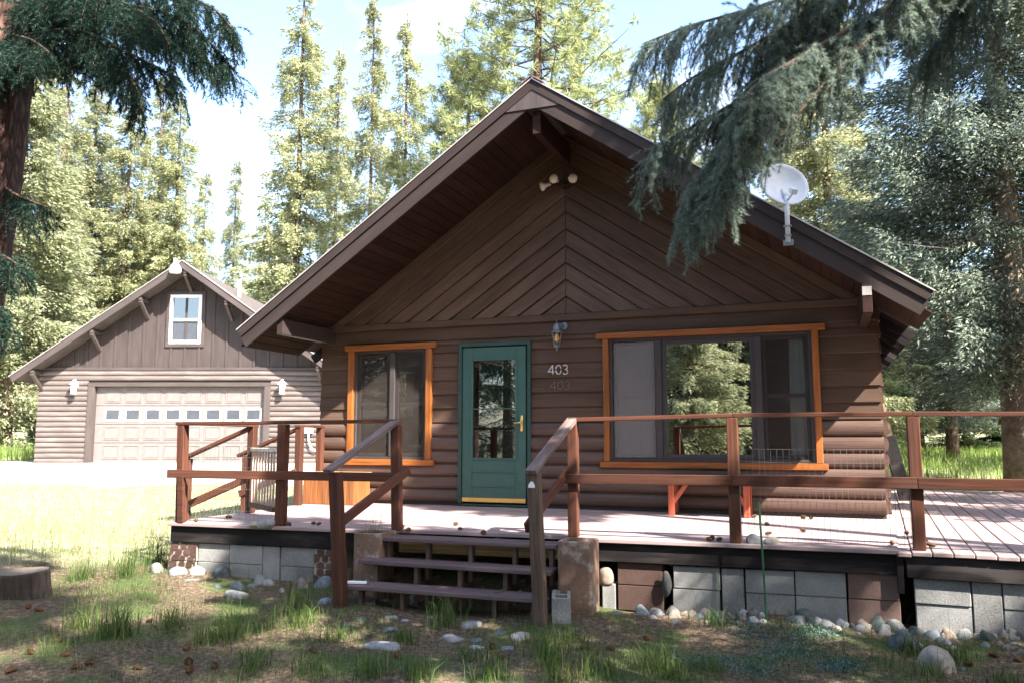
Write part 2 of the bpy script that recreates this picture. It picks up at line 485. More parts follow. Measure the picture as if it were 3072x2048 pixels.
def ground_material():
    m, nt, out = newmat('forest_floor_and_lawn')
    t = nd(nt, 'ShaderNodeTexCoord')
    d = nd(nt, 'ShaderNodeVectorMath', operation='DOT_PRODUCT'); d.inputs[1].default_value = (NN[0], NN[1], 0)
    nt.links.new(t.outputs['Object'], d.inputs[0])
    sb = nd(nt, 'ShaderNodeMath', operation='SUBTRACT'); sb.inputs[1].default_value = float(CAM[0] * NN[0] + CAM[1] * NN[1])
    nt.links.new(d.outputs['Value'], sb.inputs[0])
    nb = nd(nt, 'ShaderNodeTexNoise'); nb.inputs['Scale'].default_value = 0.9; nb.inputs['Detail'].default_value = 5
    nt.links.new(t.outputs['Object'], nb.inputs['Vector'])
    ad = nd(nt, 'ShaderNodeMath', operation='MULTIPLY_ADD'); ad.inputs[1].default_value = 2.4
    nt.links.new(nb.outputs['Fac'], ad.inputs[0]); nt.links.new(sb.outputs[0], ad.inputs[2])
    mr = nd(nt, 'ShaderNodeMapRange'); mr.inputs[1].default_value = 10.4; mr.inputs[2].default_value = 11.6
    nt.links.new(ad.outputs[0], mr.inputs[0])
    # litter: brown soil, tan needles, mossy green
    n1 = nd(nt, 'ShaderNodeTexNoise'); n1.inputs['Scale'].default_value = 26; n1.inputs['Detail'].default_value = 9; n1.inputs['Roughness'].default_value = 0.7
    n2 = nd(nt, 'ShaderNodeTexNoise'); n2.inputs['Scale'].default_value = 1.7; n2.inputs['Detail'].default_value = 6
    n3 = nd(nt, 'ShaderNodeTexNoise'); n3.inputs['Scale'].default_value = 5.0; n3.inputs['Detail'].default_value = 4
    for n in (n1, n2, n3): nt.links.new(t.outputs['Object'], n.inputs['Vector'])
    r1 = ramp(nt, n1.outputs['Fac'], [(0.32, (0.03, 0.021, 0.015)), (0.5, (0.10, 0.07, 0.048)), (0.66, (0.23, 0.162, 0.107))])
    r2 = ramp(nt, n1.outputs['Fac'], [(0.3, (0.03, 0.045, 0.015)), (0.7, (0.10, 0.12, 0.045))])
    m2 = nd(nt, 'ShaderNodeMapRange'); m2.inputs[1].default_value = 0.48; m2.inputs[2].default_value = 0.62
    nt.links.new(n2.outputs['Fac'], m2.inputs[0])
    mxa = nd(nt, 'ShaderNodeMixRGB'); nt.links.new(m2.outputs[0], mxa.inputs[0])
    nt.links.new(r1.outputs[0], mxa.inputs[1]); nt.links.new(r2.outputs[0], mxa.inputs[2])
    r3 = ramp(nt, n3.outputs['Fac'], [(0.3, (0.2, 0.2, 0.09)), (0.55, (0.30, 0.285, 0.17)), (0.75, (0.4, 0.365, 0.26))])
    mxb = nd(nt, 'ShaderNodeMixRGB'); nt.links.new(mr.outputs[0], mxb.inputs[0])
    nt.links.new(mxa.outputs[0], mxb.inputs[1]); nt.links.new(r3.outputs[0], mxb.inputs[2])
    p = nd(nt, 'ShaderNodeBsdfPrincipled'); p.inputs['Roughness'].default_value = 0.95; p.inputs['Specular IOR Level'].default_value = 0.15
    nt.links.new(mxb.outputs[0], p.inputs['Base Color'])
    bp = nd(nt, 'ShaderNodeBump'); bp.inputs['Strength'].default_value = 0.8; bp.inputs['Distance'].default_value = 0.03
    nt.links.new(n1.outputs['Fac'], bp.inputs['Height']); nt.links.new(bp.outputs[0], p.inputs['Normal'])
    nt.links.new(p.outputs[0], out.inputs[0])
    return m

def nonuni(a, b, dense0, dense1, step, n):
    core = np.arange(dense0, dense1, step)
    lo = dense0 - np.geomspace(step, dense0 - a, n)[::-1]
    hi = dense1 + np.geomspace(step, b - dense1, n)
    return np.concatenate([lo, core, [dense1], hi])
V, F = grid_sheet(nonuni(-320, 320, -9, 5, 0.12, 26), nonuni(-140, 420, 3.5, 12, 0.12, 26))
g = link('ground', npmesh('ground', V, F, True), ground_material()); g['kind'] = 'structure'

V, F = grid_sheet(np.linspace(-34, -2.5, 50), np.concatenate([np.linspace(17.6, 24.4, 24)]), 0.012)
# ragged near edge of the gravel
nr = 50
V = V.reshape(24, nr, 3)
for i in range(nr):
    w = 0.5 * math.sin(i * 0.9) + 0.3 * math.sin(i * 2.3 + 1)
    for j in range(24):
        s = w * (1 - j / 23.0)
        V[j, i, :2] += NN * s; V[j, i, 2] = ground_z(V[j, i, 0], V[j, i, 1]) + 0.012
M_gravel = speckle('pale_gravel', (0.30, 0.275, 0.235), (0.46, 0.42, 0.37), 14, 0.95, 0.6, 0.0, 1.2, dist=0.02)
g = link('gravel_driveway', npmesh('gravel_driveway', V.reshape(-1, 3), F, True), M_gravel); g['kind'] = 'structure'

# wooded hills far behind
def hill_fn(X, Y):
    f = fdist(X, Y); r = rdist(X, Y)
    a = np.arctan2(r, f)
    h = 44 + 16 * np.sin(a * 3 + 1.2) + 8 * np.sin(a * 9 + .4) + 5 * np.sin(a * 21) + 10 * np.cos(a * 1.5)
    d = np.sqrt(f * f + r * r)
    k = np.clip((d - 150) / 150.0, 0, 1)
    k = k * k * (3 - 2 * k)
    return ground_z(X, Y) - 1.5 + h * k + 2.4 * np.sin(X * .31) * np.sin(Y * .27) * k
A = np.linspace(-1.35, 1.35, 150); D = np.linspace(140, 420, 40)
Ag, Dg = np.meshgrid(A, D)
X = CAM[0] + RR[0] * Dg * np.sin(Ag) + NN[0] * Dg * np.cos(Ag); Y = CAM[1] + RR[1] * Dg * np.sin(Ag) + NN[1] * Dg * np.cos(Ag)
V = np.stack([X, Y, hill_fn(X, Y)], -1).reshape(-1, 3)
i = np.arange(39)[:, None] * 150 + np.arange(149)[None, :]
F = np.stack([i, i + 1, i + 151, i + 150], -1).reshape(-1, 4)
M_hill = speckle('wooded_hillside', (0.06, 0.085, 0.06), (0.17, 0.2, 0.12), 0.35, 0.95, 0.8, 0.0, 0.02, dist=2.0)
g = link('hills', npmesh('hills', V, F, True), M_hill); g['kind'] = 'structure'

# ------------------------------------------------------------------ the log cabin
cabin = thing('log_cabin', 'dark brown log-sided cabin with chevron gable boards, green door and orange window trim', 'cabin')
TH = math.atan(0.679); CT, ST = math.cos(TH), math.sin(TH); SL = 0.679
XC, ZTOP = 1.45, 5.14
COURSES = [0.045, 0.215, 0.385, 0.555, 0.73, 0.915, 1.10, 1.29, 1.48, 1.67, 1.86, 2.05, 2.22, 2.40]

def clip(poly, a, b, c):
    """keep a*x + b*z <= c"""
    out = []
    for i in range(len(poly)):
        p, q = poly[i], poly[(i + 1) % len(poly)]
        dp, dq = a * p[0] + b * p[1] - c, a * q[0] + b * q[1] - c
        if dp <= 0: out.append(p)
        if dp * dq < 0:
            t = dp / (dp - dq)
            out.append((p[0] + (q[0] - p[0]) * t, p[1] + (q[1] - p[1]) * t))
    return out

def siding_mesh(x0, x1, z0, z1, log, zlo=None, zhi=None):
    """one board from x0 to x1; (zlo, zhi) is the full course it was cut from"""
    zlo = z0 if zlo is None else zlo; zhi = z1 if zhi is None else zhi
    if log:
        n = 7
        ts = [(z0 + (z1 - z0) * k / n) for k in range(n + 1)]
        pr = [(-0.010 - 0.048 * max(0.0, 1 - (2 * (z - zlo) / (zhi - zlo) - 1) ** 2) ** 0.5, z) for z in ts]
    else:
        pr = [(-0.038 + 0.026 * (z - zlo) / (zhi - zlo), z) for z in (z0 + 0.002, z0 + 0.012, z1)]
        pr[0] = (pr[0][0] + 0.006, pr[0][1])
    V = []; F = []
    for x in (x0, x1):
        V += [(x, y, z) for y, z in pr] + [(x, 0.01, z1), (x, 0.01, z0)]
    n = len(pr) + 2
    for k in range(n):
        k2 = (k + 1) % n
        F.append((k, k2, n + k2, n + k))
    F.append(tuple(range(n))[::-1]); F.append(tuple(range(n, 2 * n)))
    return MB().add(V, F)

def wall_face(parent, origin, rz, L, holes, logs=True):
    """lap boards and half logs on a wall, cut round its openings (x0, x1, z0, z1)"""
    for ci in range(len(COURSES) - 1):
        z0, z1 = COURSES[ci], COURSES[ci + 1]
        cuts = sorted({z0, z1} | {h for o in holes for h in (o[2], o[3]) if z0 + .012 < h < z1 - .012})
        for a, b in zip(cuts[:-1], cuts[1:]):
            mid = (a + b) / 2
            spans = [(0.0, L)]
            for o in holes:
                if o[2] <= mid <= o[3]:
                    ns = []
                    for s in spans:
                        if o[1] <= s[0] or o[0] >= s[1]: ns.append(s); continue
                        if o[0] > s[0]: ns.append((s[0], o[0]))
                        if o[1] < s[1]: ns.append((o[1], s[1]))
                    spans = ns
            for s0, s1 in spans:
                islog = logs and z1 < 1.2
                e = random.uniform(-.006, .010)
                mb = siding_mesh(s0 - (e if s0 == 0 else 0), s1 + (e if s1 == L else 0), a, b, islog, z0, z1)
                mb.build('siding_log' if islog else 'siding_board', M_log if islog else M_siding, parent, smooth=False,
                         loc=origin, rot=(0, 0, rz))

def wall_core(parent, origin, rz, L, H, holes, y0=0.011, y1=0.14, mat=None, name='wall'):
    xs = sorted({0.0, L} | {h for o in holes for h in o[:2]})
    mb = MB()
    for a, b in zip(xs[:-1], xs[1:]):
        m = (a + b) / 2
        hs = sorted([o for o in holes if o[0] <= m <= o[1]], key=lambda o: o[2])
        z = 0.0
        for o in hs:
            if o[2] > z: mb.box(a, b, y0, y1, z, o[2], 0)
            z = o[3]
        if z < H: mb.box(a, b, y0, y1, z, H, 0)
    return mb.build(name, mat or M_inside, parent, loc=origin, rot=(0, 0, rz))

WX0, WX1, DEPTH = -2.25, 5.15, 8.0
H_front = [(0.53, 1.73, 0.565, 2.15), (2.22, 3.20, 0.03, 2.14), (4.25, 6.71, 0.565, 2.16)]   # local x = X + 2.25
H_left = [(5.4, 6.2, 1.25, 2.02)]
wall_core(cabin, (WX0, 0, 0), 0, WX1 - WX0, 2.5, H_front)
wall_core(cabin, (WX0, DEPTH, 0), -math.pi / 2, DEPTH - .15, 2.5, H_left)
wall_core(cabin, (WX1, 0.15, 0), math.pi / 2, DEPTH - .15, 2.5, [])
wall_core(cabin, (WX1 - .15, DEPTH, 0), math.pi, WX1 - WX0 - .3, 2.5, [])
wall_face(cabin, (WX0, 0, 0), 0, WX1 - WX0, H_front)
wall_face(cabin, (WX1 + .002, 0.03, 0), math.pi / 2, DEPTH - .03, [])
wall_face(cabin, (WX0 - .002, DEPTH, 0), -math.pi / 2, DEPTH - .03, H_left)
wall_face(cabin, (WX1, DEPTH + .002, 0), math.pi, WX1 - WX0, [])
MB().box(WX0 + .14, WX1 - .14, .14, DEPTH - .14, -0.3, 0.03, 0).build('floor', plain('cabin_floor', (0.12, 0.07, 0.04), 0.6), cabin)
MB().box(WX0 + .14, WX1 - .14, .14, DEPTH - .14, 2.42, 2.46, 0).build('ceiling', M_inside, cabin)
MB().box(WX0 + .05, WX1 - .05, .05, DEPTH - .05, -0.5, -0.31, 0).build('foundation', M_dark, cabin)
MB().box(-2.1, 0.9, 3.4, 3.5, 0.03, 2.42, 0).build('partition_wall', plain('partition_tan', (0.16, 0.12, 0.09), .9), cabin)
MB().box(-1.0, -0.2, 1.0, 1.6, 0.72, 0.76, .006).build('table_top', M_plank, cabin)
# belt trim under the gable, and the gable backing
MB().box(WX0 - .01, WX1 + .01, -0.055, 0.0, 2.402, 2.488, 0.005).build('belt_trim', M_siding, cabin)
zs = lambda x, d: ZTOP - SL * abs(x - XC) - d
MB().prism([(WX0, 2.49), (WX1, 2.49), (WX1, zs(WX1, .25)), (XC, zs(XC, .25)), (WX0, zs(WX0, .25))], 0.013, 0.12).build('gable_wall', M_dark, cabin)
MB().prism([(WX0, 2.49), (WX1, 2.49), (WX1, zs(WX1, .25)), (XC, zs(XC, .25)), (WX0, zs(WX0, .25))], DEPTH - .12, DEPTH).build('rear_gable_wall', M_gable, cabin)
XS = 1.455
for side in (-1, 1):
    for k in range(-1, 13):
        c0 = 2.505 + .225 * k; c1 = c0 + .213
        # lines z = c - SL*|x - XS|
        xe = XS + side * 4.2
        q = [(XS + side * .004, c0 - SL * .004), (xe, c0 - SL * 4.2), (xe, c1 - SL * 4.2), (XS + side * .004, c1 - SL * .004)]
        q = clip(q, 0, -1, -2.492)
        if len(q) < 3: continue
        q = clip(q, side * 1.0, 0, side * (WX1 + .01 if side > 0 else WX0 - .01))
        q = clip(q, side * SL, 1, ZTOP - .25 + side * SL * XC) if len(q) >= 3 else q
        if len(q) < 3: continue
        # board frame: local x up the slope on the left, down the slope on the right
        a = TH * side
        ca, sa = math.cos(a), math.sin(a)
        loc = [((x - XS) * ca - (z - c0) * sa, (x - XS) * sa + (z - c0) * ca) for x, z in q]
        w = .225 * CT
        if abs(sum(loc[i][0] * loc[(i + 1) % len(loc)][1] - loc[(i + 1) % len(loc)][0] * loc[i][1] for i in range(len(loc)))) < 0.004: continue
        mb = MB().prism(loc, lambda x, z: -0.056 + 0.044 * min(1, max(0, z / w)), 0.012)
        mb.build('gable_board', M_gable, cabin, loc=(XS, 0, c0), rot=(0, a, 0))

# roof: two slabs, bargeboards, soffit, beams
YF, YB = -1.30, DEPTH + .6
def slope_part(name, side, off, h, y0, y1, mat, L=5.01, x_from=0.0, mitre=True):
    a = TH * side
    hp = h * CT
    t = hp * math.tan(TH) if mitre else 0
    if side > 0: poly = [(x_from, 0), (L, 0), (L, -hp), (x_from + t, -hp)]
    else: poly = [(-x_from, 0), (-x_from - t, -hp), (-L, -hp), (-L, 0)]
    return MB().prism(poly, y0, y1).build(name, mat, cabin, loc=(XC, 0, ZTOP - off), rot=(0, a, 0))
M_roofedge = M_flash
for side in (-1, 1):
    rs = slope_part('roof', side, 0.012, 0.205, YF, YB, M_roof)
    slope_part('roof_edge_strip', side, -0.004, 0.016, YF - .055, YF + .12, M_roofedge, L=5.03)
    slope_part('upper_bargeboard', side, 0.013, 0.125, YF - .042, YF - .003, M_barge)
    slope_part('lower_bargeboard', side, 0.139, 0.19, YF - .022, YF + .018, M_barge, L=4.96)
    for k in range(36):
        if k == 0:
            sm = MB().box(0.004, 0.133, YF + .02, 0.02, -0.017, 0.0, 0.003).mesh('soffit_board')
        x = 0.17 + k * 0.134
        o = link('soffit_board', sm, M_soffit, cabin)
        a = TH * side
        px = x if side > 0 else -x - .137
        m = Matrix.Translation((XC, 0, ZTOP - .222)) @ Matrix.Rotation(a, 4, 'Y') @ Matrix.Translation((px, 0, 0))
        o.matrix_local = m
    # rafter tails under the long eaves
    for k in range(13):
        y = 0.35 + k * 0.62
        x0 = (WX1 + .04) if side > 0 else (WX0 - .04)
        x1 = x0 + side * .36
        beam('rafter_tail', (x0, y, zs(x0, .29)), (x1, y, zs(x1, .29)), .045, .13, M_rim, cabin)  # near-black colour stands in for tree shade under the eaves
    slope_part('rear_bargeboard', side, 0.013, 0.30, YB + .002, YB + .03, M_barge)
MB().prism([(XC - .355, 4.768), (XC + .355, 4.768), (XC, 5.006)], YF - .034, YF - .0225).build('peak_gusset', wood('gusset_brown', (0.06, 0.045, 0.042), 'z', 0.3, .6, .4, .1), cabin)
for k in range(16):
    y = YF - .07 + k * .62
    mb = MB()
    for side in (-1, 1):
        T = Matrix.Translation((XC, y, ZTOP + .012)) @ Matrix.Rotation(TH * side, 4, 'Y')
        mb.box(0 if side > 0 else -.17, .17 if side > 0 else 0, 0, .66, 0.004, .018, 0.003, T)
    mb.build('ridge_cap', speckle('ridge_cap_red_brown', (0.09, 0.045, 0.03), (0.17, 0.09, 0.06), 50) if k == 0 else bpy.data.materials['ridge_cap_red_brown'], cabin)
beam('ridge_beam', (1.475, YF + .055, 4.625), (1.475, 0.0, 4.625), .10, .275, M_soffit, cabin)
beam('wall_plate_beam', (-2.07, YF + .022, 2.335), (-2.07, 0.0, 2.335), .095, .20, M_barge, cabin)
beam('wall_plate_beam', (4.995, YF - .05, 2.275), (4.995, 0.0, 2.275), .092, .285, M_soffit, cabin)
MB().box(4.952, 5.038, YF - .056, YF - .052, 2.305, 2.395, .002).build('beam_end_sunlit_patch', M_flash, cabin)  # pale plate stands in for sunlight and weathering on the beam end

# windows and door
def framebox(mb, x0, x1, z0, z1, w, y0, y1, c=.004):
    """four butted members round an opening"""
    mb.box(x0, x0 + w, y0, y1, z0, z1, c); mb.box(x1 - w, x1, y0, y1, z0, z1, c)
    mb.box(x0 + w, x1 - w, y0, y1, z1 - w, z1, c); mb.box(x0 + w, x1 - w, y0, y1, z0, z0 + w, c)
    return mb
def trims(win, hx0, hx1, hz0, hz1, lx0, lx1, rx0, rx1, sx0, sx1, sz0, sz1):
    MB().box(hx0, hx1, -.085, -.012, hz0, hz1, .006).build('trim_board', M_orange, win)
    MB().box(sx0, sx1, -.085, -.012, sz0, sz1, .006).build('trim_board', M_orange, win)
    MB().box(lx0, lx1, -.072, -.012, sz1, hz0, .006).build('trim_board', M_orangez, win)
    MB().box(rx0, rx1, -.072, -.012, sz1, hz0, .006).build('trim_board', M_orangez, win)
def hung(win, x0, x1, z0, z1, zm, blind=None):
    mb = framebox(MB(), x0, x1, z0, z1, .05, .0, .03)
    mb.box(x0 + .05, x1 - .05, .0, .03, zm - .022, zm + .022, .003)
    mb.build('sash', M_frame, win)
    MB().box(x0 + .048, x1 - .048, .036, .041, z0 + .05, zm - .02, 0).build('pane', M_glass, win)
    MB().box(x0 + .048, x1 - .048, .050, .055, zm + .02, z1 - .05, 0).build('pane', M_glass, win)
    MB().box(x0 + .012, x1 - .012, -.006, -.003, z0 + .012, z1 - .012, 0).build('insect_screen', (M_screenlit if blind else M_screen), win)
    if blind:
        mb = MB(); n = 14
        V = []; Fc = []
        for k in range(n + 1):
            x = x0 + .03 + (x1 - x0 - .06) * k / n
            V += [(x, .075 + .008 * math.sin(k * 1.9), z0 + .03), (x, .075 + .008 * math.sin(k * 1.9), z1 - .03)]
        for k in range(n): Fc.append((2 * k, 2 * k + 2, 2 * k + 3, 2 * k + 1))
        mb.add(V, Fc).build('blind', blind, win)

win = framebox(MB(), -1.69, -.55, .605, 2.12, .035, -.03, .10).box(-1.125, -1.05, -.035, .10, .64, 2.085, .004).build('window', M_frame, cabin)
trims(win, -1.835, -.405, 2.12, 2.20, -1.78, -1.69, -.55, -.46, -1.84, -.415, .522, .605)
hung(win, -1.655, -1.125, .64, 2.085, 1.36)
hung(win, -1.05, -.585, .64, 2.085, 1.36)
win = framebox(MB(), 2.02, 4.44, .605, 2.14, .04, -.03, .10)
win.box(2.60, 2.68, -.04, .10, .645, 2.10, .004).box(3.79, 3.87, -.04, .10, .645, 2.10, .004)
win = win.build('window', M_frame, cabin)
trims(win, 1.86, 4.595, 2.14, 2.215, 1.945, 2.02, 4.44, 4.515, 1.895, 4.565, .53, .605)
hung(win, 2.06, 2.60, .645, 2.10, 1.40, M_blind)
hung(win, 3.87, 4.40, .645, 2.10, 1.39)
framebox(MB(), 2.68, 3.79, .645, 2.10, .055, -.015, .05).build('sash', M_frame, win)
MB().box(2.734, 3.736, .020, .026, .70, 2.046, 0).build('pane', M_picture, win)
V = []; Fc = []
for k in range(13):
    x = 4.18 + .16 * k / 12
    yy = .075 + .012 * math.sin(k * 1.6)
    V += [(x + .05 * (1 if k > 5 else -.3), yy, .68), (x, yy, 2.06)]
for k in range(12): Fc.append((2 * k, 2 * k + 2, 2 * k + 3, 2 * k + 1))
MB().add(V, Fc).build('curtain', M_curtain, win, smooth=True)

frame = MB().box(-.055, -.005, -.075, .06, .035, 2.165, .004).box(.93, .975, -.075, .06, .035, 2.165, .004).box(-.005, .93, -.075, .06, 2.115, 2.165, .004)
frame.box(-.005, .93, -.06, .10, .012, .036, .003)
frame.build('door_frame', M_greend, cabin)
door = MB()
door.box(0, .15, -.055, -.015, .06, 2.10, .004).box(.76, .905, -.055, -.015, .06, 2.10, .004)
door.box(.15, .76, -.055, -.015, 1.925, 2.10, .004).box(.15, .76, -.055, -.015, .06, .635, .004)
door = door.build('storm_door', M_green, cabin)
framebox(MB(), .125, .785, .61, 1.95, .028, -.066, -.055).build('glazing_bead', M_green, door)
MB().box(.15, .76, -.034, -.029, .635, 1.925, 0).build('pane', M_doorglass, door)
MB().box(.153, .757, -.058, -.038, 1.272, 1.288, .002).build('crossbar', M_green, door)
framebox(MB(), .125, .785, .255, .465, .02, -.066, -.055).build('panel_moulding', M_green, door)
MB().box(.005, .90, -.062, -.055, .062, .118, .002).build('kick_plate', M_brass, door)
h = MB().box(.835, .868, -.072, -.055, .98, 1.19, .006)
h.tube([(.85, -.075, 1.10), (.85, -.105, 1.10), (.80, -.11, 1.09), (.755, -.108, 1.095)], [.010, .010, .008, .006], 8)
h.build('handle', M_brass, door, smooth=True)
inner = MB().box(.0, .92, .03, .07, .05, 2.11, .004)
for px in (.14, .52):
    for pz, ph in ((.25, .5), (.95, .45), (1.55, .4)):
        framebox(inner, px, px + .27, pz, pz + ph, .025, .018, .03)
inner.build('inner_door', M_greend, cabin)

# house number, lantern, floodlight, dish
num = thing('house_number', 'brushed metal house number 403 on the brown siding beside the green door', 'house number', (1.22, -.066, 1.71))
def digit(segs, x):
    mb = MB()
    for pts in segs: mb.tube([(x + p[0], -.008, p[1]) for p in pts], .0078, 6)
    return mb.build('digit', M_steel, num, smooth=True)
arc = lambda cx, cz, rx, rz, a0, a1, n=14: [(cx + rx * math.cos(math.radians(a0 + (a1 - a0) * k / n)), cz + rz * math.sin(math.radians(a0 + (a1 - a0) * k / n))) for k in range(n + 1)]
FOUR = [[(.062, 0), (.062, .12)], [(.062, .12), (.0, .035)], [(.0, .035), (.082, .035)]]
digit(FOUR, 0)
digit([arc(.04, .06, .036, .057, 90, 450, 20)], .10)
digit([arc(.03, .09, .03, .028, 150, -90), arc(.03, .031, .034, .031, 90, -150)], .20)

for segs, x in ((FOUR, 0), ([arc(.04, .06, .036, .057, 90, 450, 20)], .10), ([arc(.03, .09, .03, .028, 150, -90), arc(.03, .031, .034, .031, 90, -150)], .20)):
    mb = MB()
    for pts in segs: mb.tube([(1.235 + x + p[0], -.0255 - .0245 * (1 - (p[1] + .01) / .19), 1.515 + p[1] * .9) for p in pts], .0045, 5)
    mb.build('faded_digit', plain('faded_paint', (.15, .115, .095), .7), cabin)
lan = thing('wall_lantern', 'pewter wall lantern with an amber bulb, above the house number', 'lantern', (1.43, -.03, 2.24))
MB().lathe([(.0, .0), (.05, .0), (.05, .012), (.0, .02)], 12, Matrix.Translation((0, 0, .09)) @ Matrix.Rotation(math.radians(90), 4, 'X')).build('back_plate', M_pewter, lan)
MB().tube([(0, -.01, .09), (-.02, -.05, .115), (-.055, -.085, .105), (-.075, -.09, .08)], .009, 8).build('arm', M_pewter, lan, smooth=True)
cx, cy = -.075, -.09
MB().lathe([(.004, .17), (.008, .15), (.006, .13), (.03, .115), (.045, .09), (.05, .04), (.075, .012), (.078, .0), (.066, .0)], 8, None, (cx, cy, 0)).build('cap', M_pewter, lan)
mb = MB()
for k in range(6):
    t = 2 * math.pi * k / 6
    mb.tube([(cx + .066 * math.cos(t), cy + .066 * math.sin(t), 0), (cx + .036 * math.cos(t), cy + .036 * math.sin(t), -.16)], .005, 5)
mb.lathe([(.0, -.16), (.04, -.16), (.036, -.185), (.012, -.2), (.009, -.225), (.0, -.24)], 8, None, (cx, cy, 0))
mb.build('cage', M_pewter, lan)
MB().lathe([(.0, -.12), (.018, -.115), (.03, -.085), (.032, -.06), (.018, -.02), (.014, .0)], 10, None, (cx, cy, 0)).build('bulb', plain('amber_bulb', (0.75, 0.42, 0.1), .2), lan, smooth=True)

fl = thing('floodlight', 'triple floodlight with three round white lamps on the gable seam', 'floodlight', (1.47, -.03, 4.2))
MB().lathe([(.0, .0), (.055, .0), (.055, .03), (.0, .035)], 14, Matrix.Rotation(math.radians(90), 4, 'X')).build('junction_box', M_soffit, fl)
def lamp(p, d):
    m, L = between(p, (p[0] + d[0], p[1] + d[1], p[2] + d[2]))
    T = m @ Matrix.Rotation(math.radians(90), 4, 'Y')
    o = MB().lathe([(.0, .0), (.022, .0), (.024, .05), (.03, .07), (.056, .11), (.06, .13), (.045, .139), (.0, .143)], 16, T).build('lamp', M_offwhite, fl, smooth=True)
    arm = MB().tube([(0, -.02, -.0), (p[0] * .6, -.05, p[2] * .6 - .0), p], .012, 6).build('arm', M_soffit, fl)
lamp((-.20, -.06, .03), (-.8, -.45, -.35)); lamp((-.09, -.09, .05), (-.12, -1, -.05)); lamp((.12, -.08, .03), (.25, -1, -.05))

dish = thing('satellite_dish', 'round grey white satellite dish on a short pole at the right bargeboard', 'satellite dish', (4.27, YF - .05, 2.92))
MB().tube([(0, -.02, -.02), (0, -.02, .40), (-.005, .03, .48)], .026, 10).build('mast', M_dish, dish, smooth=True)
b = MB().box(-.05, .05, -.03, .005, -.05, .01, .004).box(-.035, .035, -.045, .0, .04, .06, .003).box(-.04, .04, -.045, .0, .14, .16, .003)
b.build('mounting_foot', M_pewter, dish)
dd = Vector((.40, -.80, .30)).normalized()
m, _ = between((-.045, .10, .60), tuple(Vector((-.045, .10, .60)) + dd))
T = m @ Matrix.Rotation(math.radians(90), 4, 'Y')
prof = [(.0, 0)] + [(.252 * k / 8, .075 * (k / 8) ** 2) for k in range(1, 9)] + [(.26, .072), (.26, .060)] + [(.252 * k / 8, .075 * (k / 8) ** 2 - .012) for k in range(7, -1, -1)]
MB().lathe(prof, 32, T).build('reflector', M_dish, dish, smooth=True)
c0 = Vector((-.045, .10, .60))
low = c0 + T.to_3x3() @ Vector((.20, .0, -.01))
MB().tube([(-.005, .03, .48), tuple(c0 - dd * .03)], .03, 8).build('bracket', M_dish, dish)
MB().tube([tuple(c0 - dd * .01 + Vector((0, 0, -.2))), tuple(c0 + dd * .30 + Vector((0, 0, -.22)))], .012, 6).build('feed_arm', M_dish, dish)
m2, _ = between(tuple(c0 + dd * .30 + Vector((0, 0, -.22))), tuple(c0 + dd * .05))
MB().box(-.02, .07, -.03, .03, -.03, .03, .006, m2).build('feed_horn', M_dish, dish)

# ------------------------------------------------------------------ porch deck
DA = math.atan(.043)
def yfr(x): return -3.07 + .043 * (x + 2.02)
deck = thing('porch_deck', 'long mauve painted plank porch across the front of the cabin on a black rim beam', 'deck', (-2.02, -3.07, 0), DA)
for k in range(24):
    v0 = -.028 + k * .1445
    joints = [-.06, 7.10] if k == 0 else [-.06, random.choice((2.4, 3.6, 4.9)) + random.uniform(-.05, .05), 7.10]
    if k == 0: joints = [-.06, 2.62, 4.42, 7.10]
    joints[-1] += .10 * max(0, v0)
    for a, b in zip(joints[:-1], joints[1:]):
        if k == 0 and a > 2 and a < 4: continue      # the top tread takes this place
        MB().box(a + .001, b - .002, v0, v0 + .139, -.036 + random.uniform(-.0015, .0015), random.uniform(-.0015, .0015), .005).build('deck_board', M_deck, deck)
beam('rim_beam', (-.045, .028, -.122), (2.62, .028, -.118), .04, .165, M_rim, deck)
beam('rim_beam', (4.42, .028, -.118), (7.09, .028, -.118), .04, .165, M_rim, deck)
beam('rim_ledger', (-.045, .05, -.196), (2.62, .05, -.192), .05, .022, M_rim, deck)
beam('rim_ledger', (4.42, .05, -.192), (7.09, .05, -.192), .05, .022, M_rim, deck)
beam('side_rim_beam', (-.025, .05, -.122), (-.025, 3.2, -.122), .04, .165, M_rim, deck)
for k in range(9):
    u = .35 + k * .82
    beam('joist', (u, .06, -.13), (u, 3.1, -.13), .04, .17, M_stringer, deck)

wing = thing('side_deck', 'mauve plank side deck running back along the right of the cabin', 'deck', (5.055, -2.80, 0), math.radians(-3.1))
for k in range(34):
    u0 = .0 + k * .1485
    w = .098 if k == 0 else .1415
    if k > 0: u0 -= .045
    js = [-.028, random.uniform(3.2, 6.2), 8.75]
    if k % 3 == 0: js = [-.028, 8.75]
    z = random.uniform(-.003, .003) - (.010 if k == 0 else 0)
    for a, b in zip(js[:-1], js[1:]):
        m = MB().box(a + .001, b - .002, -w / 2, w / 2, -.037, 0, .006)
        m.build('deck_board', M_deck, wing, loc=(u0 + w / 2, 0, z + random.uniform(-.001, .001)), rot=(0, 0, math.pi / 2))
beam('rim_beam', (.06, .022, -.125), (5.0, .022, -.125), .04, .17, M_rim, wing)
beam('rim_beam', (5.0, .0, -.125), (5.0, 8.7, -.125), .04, .17, M_rim, wing)
beam('rim_beam', (.1, 8.72, -.125), (5.0, 8.72, -.125), .04, .17, M_rim, wing)
for k in range(8):
    beam('joist', (.1, .9 + k * 1.1, -.13), (4.97, .9 + k * 1.1, -.13), .04, .16, M_stringer, wing)
for k in range(3):
    for j in range(3):
        beam('support_post', (.3 + k * 2.2, 1.5 + j * 3.2, -.9), (.3 + k * 2.2, 1.5 + j * 3.2, -.21), .09, .09, M_stringer, wing, ref=(0, 1, 0))
